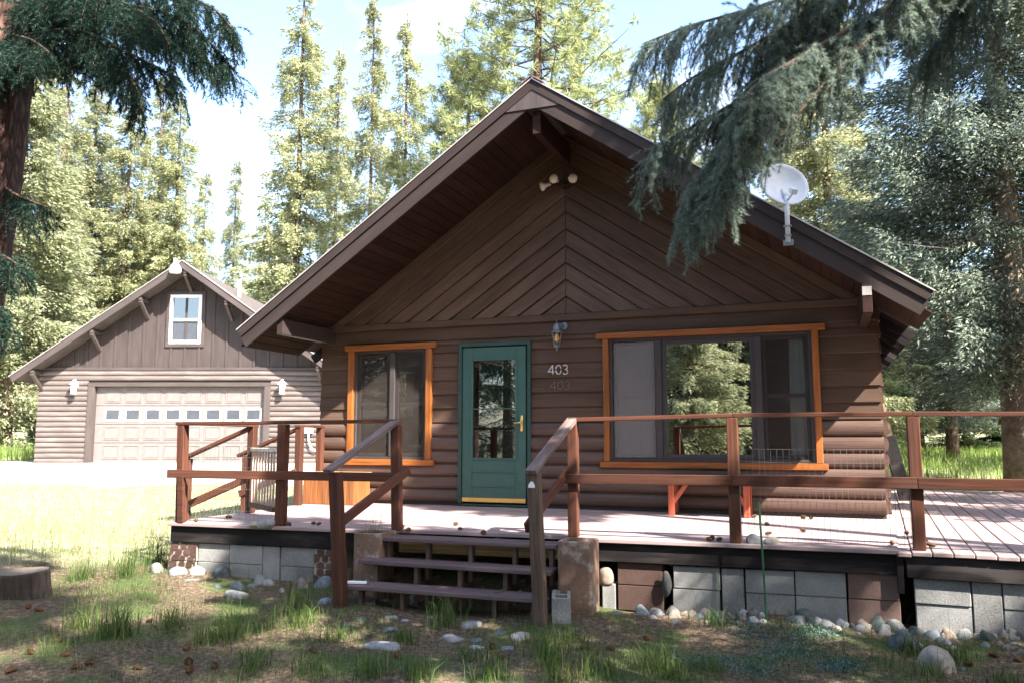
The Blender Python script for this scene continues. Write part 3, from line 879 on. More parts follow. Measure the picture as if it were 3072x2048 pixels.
beam('support_post', (.012, .03, -.34), (.012, .03, -.045), .05, .05, M_rim, wing, ref=(0, 1, 0))

def P(x, y, z): return (x, y, z)
def post(t, x, y, z0, z1, w=.088, dx=0, dy=0, mat=None):
    return beam('post', (x, y, z0), (x + dx, y + dy, z1), w, w, mat or M_red, t, ref=(0, 1, 0), c=.006)
def wire(t, x0, x1, yf, z0, z1, name='wire_mesh'):
    mb = MB(); r = .0016
    n = int((x1 - x0) / .05)
    for k in range(n + 1):
        x = x0 + (x1 - x0) * k / n + random.uniform(-.004, .004)
        w = random.uniform(-.004, .004)
        mb.tube([(x, yf(x), z0), (x + w, yf(x) + .006, (z0 + z1) / 2), (x, yf(x), z1)], r, 3, False)
    m = int((z1 - z0) / .10)
    for k in range(m + 1):
        z = z0 + (z1 - z0) * k / m
        mb.tube([(x0, yf(x0), z), ((x0 + x1) / 2, yf((x0 + x1) / 2) + .004, z + random.uniform(-.005, .005)), (x1, yf(x1), z)], r, 3, False)
    return mb.build(name, M_wire, t)

rl = thing('porch_railing', 'redwood stained railing along the porch left of the steps, with its stair handrails', 'railing')
Y1 = lambda x: yfr(x) + .055
post(rl, -1.975, Y1(-1.975), .001, 1.03, .092, dx=-.03)
post(rl, -.735, Y1(-.735), .001, 1.035, .095)
post(rl, .585, Y1(.585) + .005, .001, 1.03, .09, dx=-.03)
MB().box(-.07, .07, -.02, .02, 0, .5, .005).build('post_brace', M_red, rl, loc=(-1.915, Y1(-1.9) - .07, 0), rot=(0, math.radians(-3), 0)).scale = (.55, 1, 1)
beam('top_rail', (-2.07, Y1(-2.05), 1.048), (-.70, Y1(-.7), 1.056), .095, .036, M_red, rl)
beam('top_rail', (-.698, Y1(-.7), 1.056), (.60, Y1(.6), 1.062), .095, .036, M_red, rl)
beam('middle_rail', (-2.12, Y1(-2.1) - .068, .513), (.60, Y1(.6) - .066, .513), .036, .088, M_red, rl)
beam('stair_handrail', (.40, -3.87, .600), (.57, -2.92, 1.062), .10, .038, M_redgrey, rl)
beam('stair_rail', (.47, -3.80, .128), (.685, -2.86, .585), .036, .088, M_red, rl, ref=(0, 0, 1))
beam('post', (.545, -3.80, -.75), (.445, -3.80, .592), .098, .10, M_red, rl, ref=(0, 1, 0), c=.006)
wire(rl, -1.93, -.79, lambda x: Y1(x) + .05, .02, .80)
# left end of the porch: side steps down to the lawn with their own rails
sl = thing('side_stair_railing', 'redwood railing of the side steps at the left end of the porch', 'railing')
post(sl, -1.985, -1.86, .001, 1.03, .09)
post(sl, -2.125, -.69, -.03, 1.04, .09)
post(sl, -2.20, -.085, .001, 1.04, .09)
post(sl, -2.90, -1.90, -.45, .64, .07)
post(sl, -3.02, -.66, -.45, .66, .08)
beam('top_rail', (-2.125, -.75, 1.055), (-2.20, -.05, 1.055), .09, .036, M_red, sl)
beam('top_rail', (-1.975, -3.02, 1.055), (-1.985, -1.80, 1.045), .09, .036, M_red, sl)
beam('stair_handrail', (-1.99, -1.88, 1.02), (-3.0, -1.92, .63), .09, .04, M_red, sl, ext=(0, .03))
beam('stair_handrail', (-2.125, -.69, 1.03), (-3.12, -.66, .66), .09, .04, M_red, sl, ext=(0, .03))
beam('stair_rail', (-1.99, -1.90, .42), (-2.95, -1.94, .04), .036, .088, M_red, sl)
beam('stair_rail', (-2.125, -.73, .45), (-3.08, -.70, .13), .036, .088, M_red, sl)
ss = thing('side_steps', 'low wooden steps and landing at the left end of the porch', 'steps')
for k in range(3):
    z = -.09 - k * .12
    for j in range(2):
        MB().box(-.6, .6, -.07, .07, -.036, 0, .004).build('tread_board', M_deck, ss, loc=(-2.22 - k * .30 - j * .146, -1.28, z), rot=(0, 0, math.pi / 2))
for y in (-1.83, -1.28, -.73):
    MB().prism([(-2.08, -.13), (-2.44, -.13), (-2.44, -.25), (-2.74, -.25), (-2.74, -.37), (-3.04, -.37), (-3.04, -.55), (-2.08, -.55)], y - .02, y + .02).build('stringer', M_stringer, ss)
gate = thing('porch_gate', 'slatted porch gate swung open beside the side steps', 'gate', (-1.93, -1.93, .08), math.radians(-36))
GL = .92
M_gate = wood('gate_slat_sunlit', (.30, .22, .18), 'z', .3)  # sunlight on the slats is put into this pale colour
MB().box(0, GL, -.02, .02, .66, .70, .004).build('top_rail', wood('gate_rail_sunlit', (.42, .37, .33), 'x', .3), gate)  # top rail also carries the sunlight in its pale colour
MB().box(0, GL, -.02, .02, .0, .055, .004).build('bottom_rail', M_red, gate)
for k in range(9):
    x = .04 + k * (GL - .08) / 8
    MB().box(x - .009, x + .009, -.011, .011, .055, .66, .003).build('baluster', M_gate, gate)

rr_ = thing('porch_railing', 'redwood stained railing along the porch right of the steps, wire mesh at its far end', 'railing')
post(rr_, 2.365, Y1(2.365), .001, 1.04, .09)
post(rr_, 3.795, Y1(3.795), .001, 1.07, .095)
post(rr_, 5.225, Y1(5.225), .001, 1.07, .095)
WY = lambda x: Y1(5.225) + (x - 5.225) * -.05
post(rr_, 6.72, WY(6.72), .001, 1.06, .095)
post(rr_, 8.2, WY(8.2), .001, 1.06, .095)
post(rr_, 9.7, WY(9.7), .001, 1.06, .095)
beam('top_rail', (2.33, Y1(2.33), 1.060), (3.795, Y1(3.795), 1.088), .095, .036, M_red, rr_)
beam('top_rail', (3.798, Y1(3.795), 1.090), (5.222, Y1(5.22), 1.090), .095, .036, M_red, rr_)
beam('top_rail', (5.226, WY(5.226), 1.090), (7.5, WY(7.5), 1.058), .095, .036, M_red, rr_)
beam('top_rail', (7.503, WY(7.5), 1.058), (9.8, WY(9.8), 1.06), .095, .036, M_red, rr_)
beam('middle_rail', (2.30, Y1(2.3) - .066, .525), (3.782, Y1(3.78) - .068, .533), .036, .088, M_red, rr_)
beam('middle_rail', (3.786, Y1(3.786) - .068, .533), (5.228, Y1(5.228) - .068, .533), .036, .092, M_red, rr_)
beam('middle_rail', (5.232, WY(5.232) - .068, .533), (7.5, WY(7.5) - .068, .53), .036, .092, M_red, rr_)
beam('middle_rail', (7.504, WY(7.5) - .068, .53), (9.8, WY(9.8) - .068, .53), .036, .088, M_red, rr_)
beam('stair_handrail', (2.285, -3.78, .615), (2.365, -2.84, 1.066), .10, .038, M_redgrey, rr_)
beam('stair_rail', (2.225, -3.72, .16), (2.305, -2.86, .565), .036, .088, M_red, rr_)
beam('post', (2.352, -3.70, -.80), (2.285, -3.70, .605), .10, .105, M_oldpost, rr_, ref=(0, 1, 0), c=.008)
MB().prism([(-.028, 0), (.028, 0), (.028, .02), (.010, .05), (-.010, .05), (-.028, .02)], -.004, 0).build('metal_bracket', M_white, rr_, loc=(2.285, -3.756, .49))
wire(rr_, 3.85, 5.17, lambda x: Y1(x) + .052, .02, .80)

# ------------------------------------------------------------------ front steps
st = thing('porch_steps', 'three open wooden steps painted mauve leading up to the porch', 'steps')
def tread(name, a, b, off, w=.138, t=.036):
    """one plank from a to b (front left, front right corners of the tread), set back by off"""
    m, L = between(a, b)
    return MB().box(0, L, off, off + w, -t, 0, .005).build(name, M_tread, st), m
for a, b in (((.60, -3.26, -.03), (2.30, -3.16, -.040)), ((.50, -3.49, -.212), (2.32, -3.40, -.232)), ((.45, -3.76, -.392), (2.30, -3.66, -.412))):
    for j in range(2):
        o, m = tread('tread_board', a, b, j * .142)
        o.matrix_local = m
for x in (.66, 1.06, 1.48, 1.90, 2.24):
    s = (x - .6) * .058
    y1, y2, y3 = -3.21 + s, -3.44 + s, -3.70 + s
    mb = MB()
    for (y, zt) in ((y1, -.074), (y2, -.262), (y3, -.445)):
        mb.box(x - .02, x + .02, y, y + .06, -.9, zt, .003)
    mb.box(x - .019, x + .019, y3 + .06, -2.96 + s, -.46, -.40, 0)
    mb.build('stringer', M_stringer, st)
beam('back_board', (.62, -2.92, -.13), (2.34, -2.84, -.13), .03, .15, wood('ochre_back_board', (0.20, 0.13, 0.06), 'x', .4), st)

# ------------------------------------------------------------------ concrete blocks under the porch
def block(x0, x1, z0, z1, mat, label, yoff=.0, cat='concrete block', group='concrete blocks stacked under the porch edge', jitter=True, name='concrete_block'):
    xc = (x0 + x1) / 2
    yb = (yfr(xc) if xc < 5.1 else -2.80 - (xc - 5.1) * .05) + .035 + yoff
    w = x1 - x0; h = z1 - z0
    o = MB().box(-w / 2, w / 2, 0, .19, 0, h, .006).build(name, mat, None, loc=(xc, yb + random.uniform(0, .012), z0), rot=(0, 0, DA if xc < 5.1 else -.05))
    return tag(o, label, cat, group)
T_, B_ = (-.402, -.212), (-.597, -.405)
block(-1.727, -1.335, *T_, M_cmu, 'upper grey block of the leftmost plain grey pair, beside the left patterned column')
block(-1.727, -1.335, *B_, M_cmu, 'lower grey block of the leftmost plain grey pair, behind the whitish stone')
block(-1.330, -.932, *T_, M_cmu, 'upper grey block just left of the left upright grey block')
block(-1.330, -.932, *B_, M_cmu, 'lower grey block just left of the left upright grey block')
block(-.922, -.725, -.602, -.212, M_cmu, 'grey block standing on end left of the steps')
block(-.715, -.328, *T_, M_cmu, 'upper grey block between the left upright block and the patterned column by the steps')
block(-.715, -.328, *B_, M_cmu, 'lower grey block between the left upright block and the patterned column by the steps')
block(2.625, 2.745, -.62, -.398, M_cmu, 'short pale half block beside the right flue tile, with a round stone on top')
block(2.765, 3.165, -.398, -.205, M_cmutan, 'upper dark brown block right of the flue tile')
block(2.765, 3.165, -.62, -.401, M_cmutan, 'lower dark brown block right of the flue tile')
block(3.258, 3.655, -.404, -.215, M_cmu, 'upper grey block left of the right upright block, diagonal shadow across it')
block(3.250, 3.648, -.62, -.408, M_cmu, 'lower grey block left of the right upright block, small pale stones before it')
block(3.668, 3.852, -.63, -.218, M_cmu, 'grey block standing on end, left of the green stake')
block(3.866, 4.258, -.408, -.214, M_cmu, 'upper grey block behind the green stake')
block(3.866, 4.258, -.63, -.411, M_cmu, 'lower grey block behind the green stake')
block(4.266, 4.660, -.408, -.210, M_cmu, 'upper grey block left of the rough pinkish brown pair')
block(4.266, 4.660, -.63, -.411, M_cmu, 'lower grey block left of the rough pinkish brown pair')
block(4.676, 5.060, -.409, -.200, M_cmupink, 'upper rough pinkish brown block at the end of the front porch')
block(4.672, 5.062, -.64, -.412, M_cmupink, 'lower rough pinkish brown block, behind the big tan stone')
block(5.165, 5.560, -.410, -.216, M_cmu, 'upper grey block at the corner of the side deck')
block(5.170, 5.565, -.64, -.414, M_cmu, 'lower grey block at the corner of the side deck')
block(5.570, 5.770, -.65, -.218, M_cmu, 'grey block standing on end under the side deck')
block(5.778, 6.170, -.410, -.216, M_cmu, 'upper grey block at the right picture edge')
block(5.778, 6.170, -.65, -.414, M_cmutan.copy() if False else M_cmu, 'lower tan grey block at the right picture edge')
block(6.18, 6.57, *T_, M_cmu, 'upper grey block under the side deck, outermost to the right')
block(6.18, 6.57, -.66, -.405, M_cmu, 'lower grey block under the side deck, outermost to the right')

def patterned(x0, x1, z0, z1, seed, label):
    """cream mortar block with raised diamond stones"""
    xc = (x0 + x1) / 2; w = x1 - x0; h = z1 - z0
    t = thing('patterned_block', label, 'patterned block', (xc, yfr(xc) + .03, z0), DA, 'stone patterned blocks under the porch')
    MB().box(-w / 2, w / 2, 0, .19, 0, h, .005).build('mortar', M_cream, t)
    r = random.Random(seed)
    sp = .088
    for i in range(-4, 5):
        for j in range(-1, 5):
            cx = (i + .5 * (j % 2)) * sp * 1.15 + r.uniform(-.008, .008); cz = j * sp * .78 + r.uniform(-.008, .008) + .02
            n = r.choice((6, 7, 8))
            rad = .042 + r.uniform(-.005, .005)
            poly = [(cx + rad * (1 + .12 * r.uniform(-1, 1)) * math.cos(2 * math.pi * k / n + .5), cz + rad * 1.05 * (1 + .1 * r.uniform(-1, 1)) * math.sin(2 * math.pi * k / n + .5)) for k in range(n)]
            e = .004
            for a, b, c in ((1, 0, w / 2 - e), (-1, 0, w / 2 - e), (0, 1, h - e), (0, -1, -e)):
                poly = clip(poly, a, b, c) if len(poly) >= 3 else poly
            if len(poly) < 3: continue
            A = abs(sum(poly[q][0] * poly[(q + 1) % len(poly)][1] - poly[(q + 1) % len(poly)][0] * poly[q][1] for q in range(len(poly)))) / 2
            if A < 2.5e-4: continue
            MB().prism(poly, -.007, .004).build('stone_patch', M_patch, t)
patterned(-2.085, -1.735, *T_, 1, 'upper stone patterned block at the left end of the porch')
patterned(-2.10, -1.745, *B_, 2, 'lower stone patterned block at the left end of the porch')
patterned(-.315, .035, *T_, 3, 'upper stone patterned block beside the left stair post')
patterned(-.315, .035, *B_, 4, 'lower stone patterned block beside the left stair post')

# ------------------------------------------------------------------ flue tiles, cinder block
def flue(x, y, z0, h, w, d, rz, label):
    t = .026
    mb = MB()
    n = 5
    def ring(w, d, r, z):
        pts = []
        for cx, cy, a0 in ((w / 2 - r, d / 2 - r, 0), (-w / 2 + r, d / 2 - r, 90), (-w / 2 + r, -d / 2 + r, 180), (w / 2 - r, -d / 2 + r, 270)):
            for k in range(n):
                a = math.radians(a0 + 90 * k / (n - 1)); pts.append((cx + r * math.cos(a), cy + r * math.sin(a), z))
        return pts
    rings = [ring(w, d, .03, 0), ring(w, d, .03, h - .006), ring(w - .008, d - .008, .028, h), ring(w - 2 * t, d - 2 * t, .02, h), ring(w - 2 * t, d - 2 * t, .02, .02)]
    V = [p for r in rings for p in r]; m = len(rings[0]); Fc = []
    for i in range(len(rings) - 1):
        for k in range(m):
            k2 = (k + 1) % m
            Fc.append((i * m + k, i * m + k2, (i + 1) * m + k2, (i + 1) * m + k))
    th = thing('flue_tile', label, 'flue tile', (x, y, z0), rz, 'terracotta chimney flue tiles beside the steps')
    MB().add(V, Fc).build('shell', M_fluew, th)
    MB().box(-w / 2 + t, w / 2 - t, -d / 2 + t, d / 2 - t, h - .09, h - .07, 0).build('soil', plain('planter_soil', (.05, .035, .025), .95), th)
def flue_mat():
    m, nt, out = newmat('terracotta_with_lime_stains')
    mp, oi = objcoord(nt, (1, 1, 1))
    n1 = nd(nt, 'ShaderNodeTexNoise'); n1.inputs['Scale'].default_value = 6; n1.inputs['Detail'].default_value = 8; n1.inputs['Roughness'].default_value = .65
    n2 = nd(nt, 'ShaderNodeTexNoise'); n2.inputs['Scale'].default_value = 55; n2.inputs['Detail'].default_value = 5
    for n in (n1, n2): nt.links.new(mp.outputs[0], n.inputs['Vector'])
    r0 = ramp(nt, n2.outputs['Fac'], [(.3, (.13, .072, .048)), (.7, (.19, .112, .074))])
    r1 = ramp(nt, n1.outputs['Fac'], [(.54, (0, 0, 0)), (.63, (.8, .8, .8))])
    mxx = nd(nt, 'ShaderNodeMixRGB'); mxx.inputs[2].default_value = (.34, .3, .26, 1)
    nt.links.new(r1.outputs[0], mxx.inputs[0]); nt.links.new(r0.outputs[0], mxx.inputs[1])
    p = nd(nt, 'ShaderNodeBsdfPrincipled'); p.inputs['Roughness'].default_value = .8
    nt.links.new(mxx.outputs[0], p.inputs['Base Color'])
    bp = nd(nt, 'ShaderNodeBump'); bp.inputs['Strength'].default_value = .3; bp.inputs['Distance'].default_value = .004
    nt.links.new(n1.outputs['Fac'], bp.inputs['Height']); nt.links.new(bp.outputs[0], p.inputs['Normal'])
    nt.links.new(p.outputs[0], out.inputs[0]); return m
M_fluew = flue_mat()
flue(2.50, -3.14, -.66, .675, .30, .33, .05, 'upright terracotta flue tile with white stains right of the steps')
flue(.475, -3.15, -.64, .645, .29, .30, .04, 'upright terracotta flue tile used as a planter left of the steps')

cb = thing('cinder_block', 'hollow concrete block standing on end beside the right stair post', 'cinder block', (2.44, -3.46, -.64), .30)
mb = MB()
W_, D_, H_ = .155, .38, .245
mb.box(-W_ / 2, W_ / 2, -D_ / 2, -D_ / 2 + .03, 0, H_, .004).box(-W_ / 2, W_ / 2, D_ / 2 - .03, D_ / 2, 0, H_, .004).box(-W_ / 2, W_ / 2, -.015, .015, 0, H_, .004)
for a, b in ((-D_ / 2 + .03, -.015), (.015, D_ / 2 - .03)):
    mb.box(-W_ / 2, -W_ / 2 + .028, a, b, 0, H_, .003).box(W_ / 2 - .028, W_ / 2, a, b, 0, H_, .003)
mb.box(-W_ / 2 + .028, W_ / 2 - .028, -D_ / 2 + .03, D_ / 2 - .03, .0, .06, 0)
mb.build('shell', M_cmu, cb)

tag(MB().box(-.05, .05, -.09, .09, 0, .06, .006).build('brick', M_patch, None, loc=(.72, -3.60, -.60), rot=(0, 0, .4)), 'red brick lying beneath the left end of the lowest step', 'brick')
tag(MB().box(-.09, .09, -.02, .02, 0, .022, .004).build('white_stick', M_white, None, loc=(.60, -3.66, -.391), rot=(0, 0, .25)), 'white painted scrap of wood on the left end of the lowest step', 'scrap wood')
stake = tag(MB().tube([(4.045, -3.0, -.75), (4.03, -3.0, -.1), (4.012, -2.99, .37)], .009, 8).build('garden_stake', M_stake, None), 'thin green metal stake leaning in the ground before the porch', 'stake')

# ------------------------------------------------------------------ rocks
ROCKS = [(-2.09, -3.24, 0.18, 0.12, 'speckled grey', 'r'), (-2.55, -2.75, 0.2, 0.079, 'tan', 'r'), (-2.86, -2.29, 0.06, 0.063, 'grey', 'r'), 
  (-1.82, -3.23, 0.2, 0.109, 'blue-grey', 'r'), (-1.64, -3.14, 0.19, 0.114, 'whitish', 'r'), (-1.56, -3.34, 0.2, 0.04, 'grey-green', 'r'), 
  (-1.36, -3.13, 0.21, 0.13, 'dark blue-grey', 'r'), (-1.14, -3.42, 0.16, 0.043, 'dark green', 'r'), (-0.99, -3.32, 0.17, 0.14, 'blue-grey', 'r'), 
  (-0.88, -3.12, 0.18, 0.151, 'grey', 'r'), (-0.86, -3.23, 0.13, 0.079, 'grey', 'r'), (-0.73, -3.68, 0.29, 0.091, 'whitish', 'r'), 
  (-0.76, -3.11, 0.19, 0.075, 'whitish', 'r'), (-0.44, -3.32, 0.08, 0.094, 'whitish', 'r'), (-0.34, -3.16, 0.2, 0.121, 'pinkish', 'r'), 
  (-0.14, -3.08, 0.22, 0.119, 'blue-grey', 'r'), (0.31, -3.73, 0.16, 0.07, 'blue-grey', 'r'), (3.0, -2.95, 0.16, 0.173, 'blue-grey', 'r'), 
  (3.13, -2.94, 0.13, 0.13, 'whitish', 'r'), (3.27, -2.93, 0.14, 0.11, 'cream', 'r'), (3.14, -2.94, 0.14, 0.072, 'grey', 'r'), 
  (3.28, -2.96, 0.11, 0.046, 'whitish', 'r'), (3.36, -2.93, 0.09, 0.166, 'tan', 'r'), (3.44, -2.93, 0.09, 0.162, 'tan', 'r'), 
  (3.55, -2.92, 0.13, 0.145, 'cream', 'r'), (2.99, -2.96, 0.09, 0.06, 'grey-green', 'r'), (3.49, -2.97, 0.07, 0.075, 'blue-grey', 'r'), 
  (3.56, -2.92, 0.08, 0.083, 'speckled grey', 'r'), (3.68, -3.01, 0.15, 0.103, 'blue-grey', 'r'), (3.73, -2.91, 0.09, 0.116, 'grey', 'r'), 
  (3.86, -2.91, 0.12, 0.142, 'whitish', 'r'), (3.92, -2.91, 0.16, 0.081, 'dark grey', 'r'), (3.94, -3.07, 0.15, 0.068, 'blue-grey', 'r'), 
  (3.99, -2.9, 0.07, 0.059, 'whitish', 'r'), (4.03, -3.04, 0.05, 0.028, 'cream', 'r'), (2.81, -3.1, 0.13, 0.051, 'grey-green', 'r'), 
  (3.23, -2.94, 0.08, 0.242, 'dark grey', 'r'), (4.27, -2.98, 0.18, 0.104, 'grey', 'r'), (4.34, -2.89, 0.17, 0.14, 'dark green', 'r'), 
  (4.2, -3.64, 0.05, 0.029, 'grey', 'r'), (4.43, -2.88, 0.12, 0.098, 'whitish', 'r'), (4.49, -2.9, 0.21, 0.063, 'grey', 'r'), 
  (4.52, -2.88, 0.08, 0.135, 'tan', 'r'), (4.61, -2.87, 0.13, 0.132, 'blue-grey', 'r'), (4.64, -2.87, 0.11, 0.062, 'grey', 'r'), 
  (4.7, -2.87, 0.08, 0.12, 'dark grey', 'r'), (4.78, -2.87, 0.15, 0.204, 'tan', 'r'), (4.76, -2.95, 0.12, 0.068, 'whitish', 'r'), 
  (4.89, -2.86, 0.16, 0.116, 'dark green', 'r'), (5.0, -2.86, 0.16, 0.155, 'whitish', 'r'), (4.98, -2.86, 0.15, 0.134, 'dark green', 'r'), 
  (5.06, -2.85, 0.06, 0.136, 'pinkish', 'r'), (4.93, -2.94, 0.13, 0.086, 'grey', 'r'), (5.15, -2.85, 0.15, 0.229, 'dark green', 'r'), 
  (5.05, -3.17, 0.27, 0.168, 'dark blue-grey', 'r'), (5.18, -2.85, 0.12, 0.146, 'speckled grey', 'r'), (5.26, -2.87, 0.15, 0.129, 'blue-grey', 'r'), 
  (5.38, -2.84, 0.13, 0.146, 'tan', 'r'), (5.36, -2.84, 0.1, 0.098, 'pinkish', 'r'), (5.32, -2.95, 0.1, 0.058, 'grey-green', 'r'), 
  (5.58, -2.83, 0.09, 0.139, 'cream', 'r'), (5.5, -2.84, 0.12, 0.104, 'whitish', 'r'), (5.63, -2.83, 0.07, 0.169, 'grey', 'r'), 
  (5.69, -2.83, 0.07, 0.154, 'whitish', 'r'), (5.77, -2.82, 0.11, 0.137, 'grey', 'r'), (5.66, -2.87, 0.14, 0.141, 'dark green', 'r'), 
  (5.76, -2.83, 0.12, 0.106, 'taupe', 'r'), (5.84, -2.82, 0.13, 0.193, 'cream', 'r'), (5.86, -2.82, 0.1, 0.093, 'dark grey', 'r'), 
  (5.59, -2.83, 0.07, 0.091, 'grey', 'r'), (5.42, -2.84, 0.06, 0.043, 'whitish', 'r'), (5.21, -3.67, 0.28, 0.19, 'cream', 'r'), 
  (5.37, -3.58, 0.06, 0.04, 'blue-grey', 'r'), (5.76, -3.01, 0.09, 0.044, 'pinkish', 'r'), (5.83, -3.06, 0.05, 0.049, 'blue-grey', 'r'), 
  (5.09, -2.85, 0.06, 0.255, 'tan', 'r'), (5.49, -2.83, 0.09, 0.128, 'grey', 'r'), (1.09, -3.94, 0.12, 0.03, 'whitish', 's'), 
  (1.22, -3.93, 0.07, 0.018, 'whitish', 's'), (1.22, -4.23, 0.15, 0.04, 'grey', 's'), (1.78, -3.89, 0.2, 0.053, 'whitish', 's'), 
  (2.06, -3.92, 0.13, 0.029, 'blue-grey', 's'), (2.27, -4.02, 0.18, 0.056, 'cream', 's'), (1.95, -4.14, 0.09, 0.034, 'blue-grey', 's'), 
  (1.4, -4.68, 0.3, 0.048, 'whitish', 's'), (1.75, -4.17, 0.19, 0.034, 'grey', 's'), (2.03, -4.33, 0.11, 0.022, 'whitish', 's'), 
  (2.27, -4.31, 0.13, 0.027, 'grey', 's'), (1.37, -3.74, 0.11, 0.037, 'grey-green', 's'), (0.89, -4.1, 0.1, 0.03, 'grey', 's'), 
  (0.84, -4.24, 0.07, 0.024, 'blue-grey', 's'), (2.36, -3.53, 0.12, 0.046, 'blue-grey', 's'), ]
RC = {'speckled grey': ((.14, .13, .12), (.33, .31, .28), 45), 'tan': ((.27, .2, .15), (.42, .33, .26), 10), 'grey': ((.17, .17, .17), (.31, .31, .3), 12),
      'blue-grey': ((.11, .135, .16), (.28, .31, .34), 9), 'whitish': ((.27, .265, .255), (.46, .445, .42), 10), 'grey-green': ((.12, .15, .13), (.24, .28, .24), 9),
      'dark blue-grey': ((.06, .075, .085), (.15, .17, .185), 9), 'dark green': ((.055, .075, .065), (.13, .16, .145), 9), 'pinkish': ((.27, .2, .18), (.42, .34, .31), 11),
      'cream': ((.32, .275, .22), (.5, .44, .37), 9), 'dark grey': ((.055, .055, .055), (.14, .14, .14), 10), 'taupe': ((.2, .17, .15), (.3, .27, .24), 11)}
RM = {k: speckle('stone_' + k.replace(' ', '_').replace('-', '_'), np.array(v[0]) * .5, np.array(v[1]) * .6, v[2] * 3, .8, .4, .25, 5, dist=.006) for k, v in RC.items()}
def rock_mesh(seed, w, d, h, flat):
    r = random.Random(seed)
    bm = bmesh.new()
    bmesh.ops.create_icosphere(bm, subdivisions=3, radius=1)
    ph = [r.uniform(0, 6.28) for _ in range(9)]
    planes = [(Vector((r.gauss(0, 1), r.gauss(0, 1), r.gauss(0, .8))).normalized(), r.uniform(.6, .9)) for _ in range(9)]
    for v in bm.verts:
        c = v.co
        k = 1 + .09 * math.sin(2.1 * c.x + ph[0]) * math.sin(2.4 * c.y + ph[1]) + .07 * math.sin(2.8 * c.z + ph[2] + 1.7 * c.x) + .025 * math.sin(6 * c.x + ph[3]) * math.sin(5 * c.y + ph[4] + 3 * c.z)
        k += .06 * max(0, math.sin(1.6 * c.x + 1.3 * c.y + ph[5]))
        c = c * k
        for nrm, dd_ in planes:
            e = c.dot(nrm) - dd_
            if e > 0: c = c - nrm * (e * .86)
        c = c * (1 + .012 * math.sin(13 * c.x + ph[6]) * math.sin(11 * c.y + ph[7]) * math.sin(12 * c.z + ph[8]))
        if flat: c.z = math.copysign(abs(c.z) ** .7, c.z)
        c.z = c.z * (1 if c.z > 0 else .6)
        v.co = Vector((c.x * w / 2, c.y * d / 2, c.z * h))
    me = bpy.data.meshes.new('stone'); bm.to_mesh(me); bm.free()
    for p in me.polygons: p.use_smooth = True
    return me
ANCH = [(-2.2, 'at the left porch corner'), (-1.55, 'below the leftmost grey blocks'), (-.83, 'below the left upright block'), (-.25, 'by the inner patterned column'), (.45, 'by the left stair post'),
        (1.4, 'in front of the steps'), (2.4, 'by the right stair post'), (2.95, 'below the dark blocks'), (3.45, 'left of the green stake'),
        (3.95, 'near the green stake'), (4.45, 'right of the green stake'), (4.88, 'below the pinkish blocks'), (5.2, 'at the side deck corner'), (5.55, 'below the side deck'), (5.9, 'at the right picture edge')]
def near(x): return min(ANCH, key=lambda a: abs(a[0] - x))[1]
_r = random.Random(9)
for k in range(34):
    x = _r.uniform(2.95, 6.1)
    w = _r.uniform(.055, .13)
    ROCKS.append((x, yfr(min(x, 5.1)) - _r.uniform(.06, .36), w, w * _r.uniform(.4, .65), _r.choice(['whitish', 'grey', 'blue-grey', 'tan', 'cream', 'grey-green', 'speckled grey', 'taupe', 'pinkish']), 'r'))
stones = []
for i, (x, y, w, h, c, k) in enumerate(ROCKS):
    z = float(gz(x, y))
    flat = k == 's'
    if flat:
        d = max(w * .75, h * 5.0); d = min(d, w * 1.3); hh = .022 + .02 * (w > .15)
        o = link('stepping_stone', rock_mesh(i, w * 1.05, d, hh, True), RM[c], None, (x, y + d * .3, z - .004), (0, 0, random.uniform(-.4, .4)))
        cat = 'stepping stone'; grp = 'flat stones set in the ground before the steps'
        size = 'wide' if w > .17 else ('small' if w < .1 else 'mid-sized')
        base = f'{size} {c} flat stepping stone '
    else:
        d = w * random.uniform(.7, .9)
        hh = min(max(h, .03), .72 * w)
        o = link('stone', rock_mesh(i, w * 1.04, d, hh, False), RM[c], None, (x, y + d * .25, z - .012 - .10 * hh), (random.uniform(-.1, .1), random.uniform(-.12, .12), random.uniform(-.5, .5)))
        cat = 'stone'; grp = 'river stones along the foot of the porch'
        size = 'big' if w > .22 else ('small' if w < .1 else 'mid-sized')
        sh = 'rounded' if h > .6 * w else ('low' if h < .38 * w else 'oval')
        base = f'{size} {sh} {c} stone '
    stones.append([o, base + near(x), x, cat, grp])
ORD = ['', 'second ', 'third ', 'fourth ', 'fifth ', 'sixth ', 'seventh ', 'eighth ', 'ninth ', 'tenth ', 'eleventh ', 'twelfth ']
def settle(items):
    """identical labels get their order from the left, so that each label means one thing"""
    from collections import defaultdict
    dct = defaultdict(list)
    for it in items: dct[it[1]].append(it)
    for lab, its in dct.items():
        its.sort(key=lambda t: t[2])
        for j, it in enumerate(its):
            l = lab if len(its) == 1 else (lab + (', leftmost' if j == 0 else (', rightmost' if j == len(its) - 1 and len(its) == 2 else f', {ORD[j]}from left')))
            tag(it[0], l, it[3], it[4])
settle(stones)
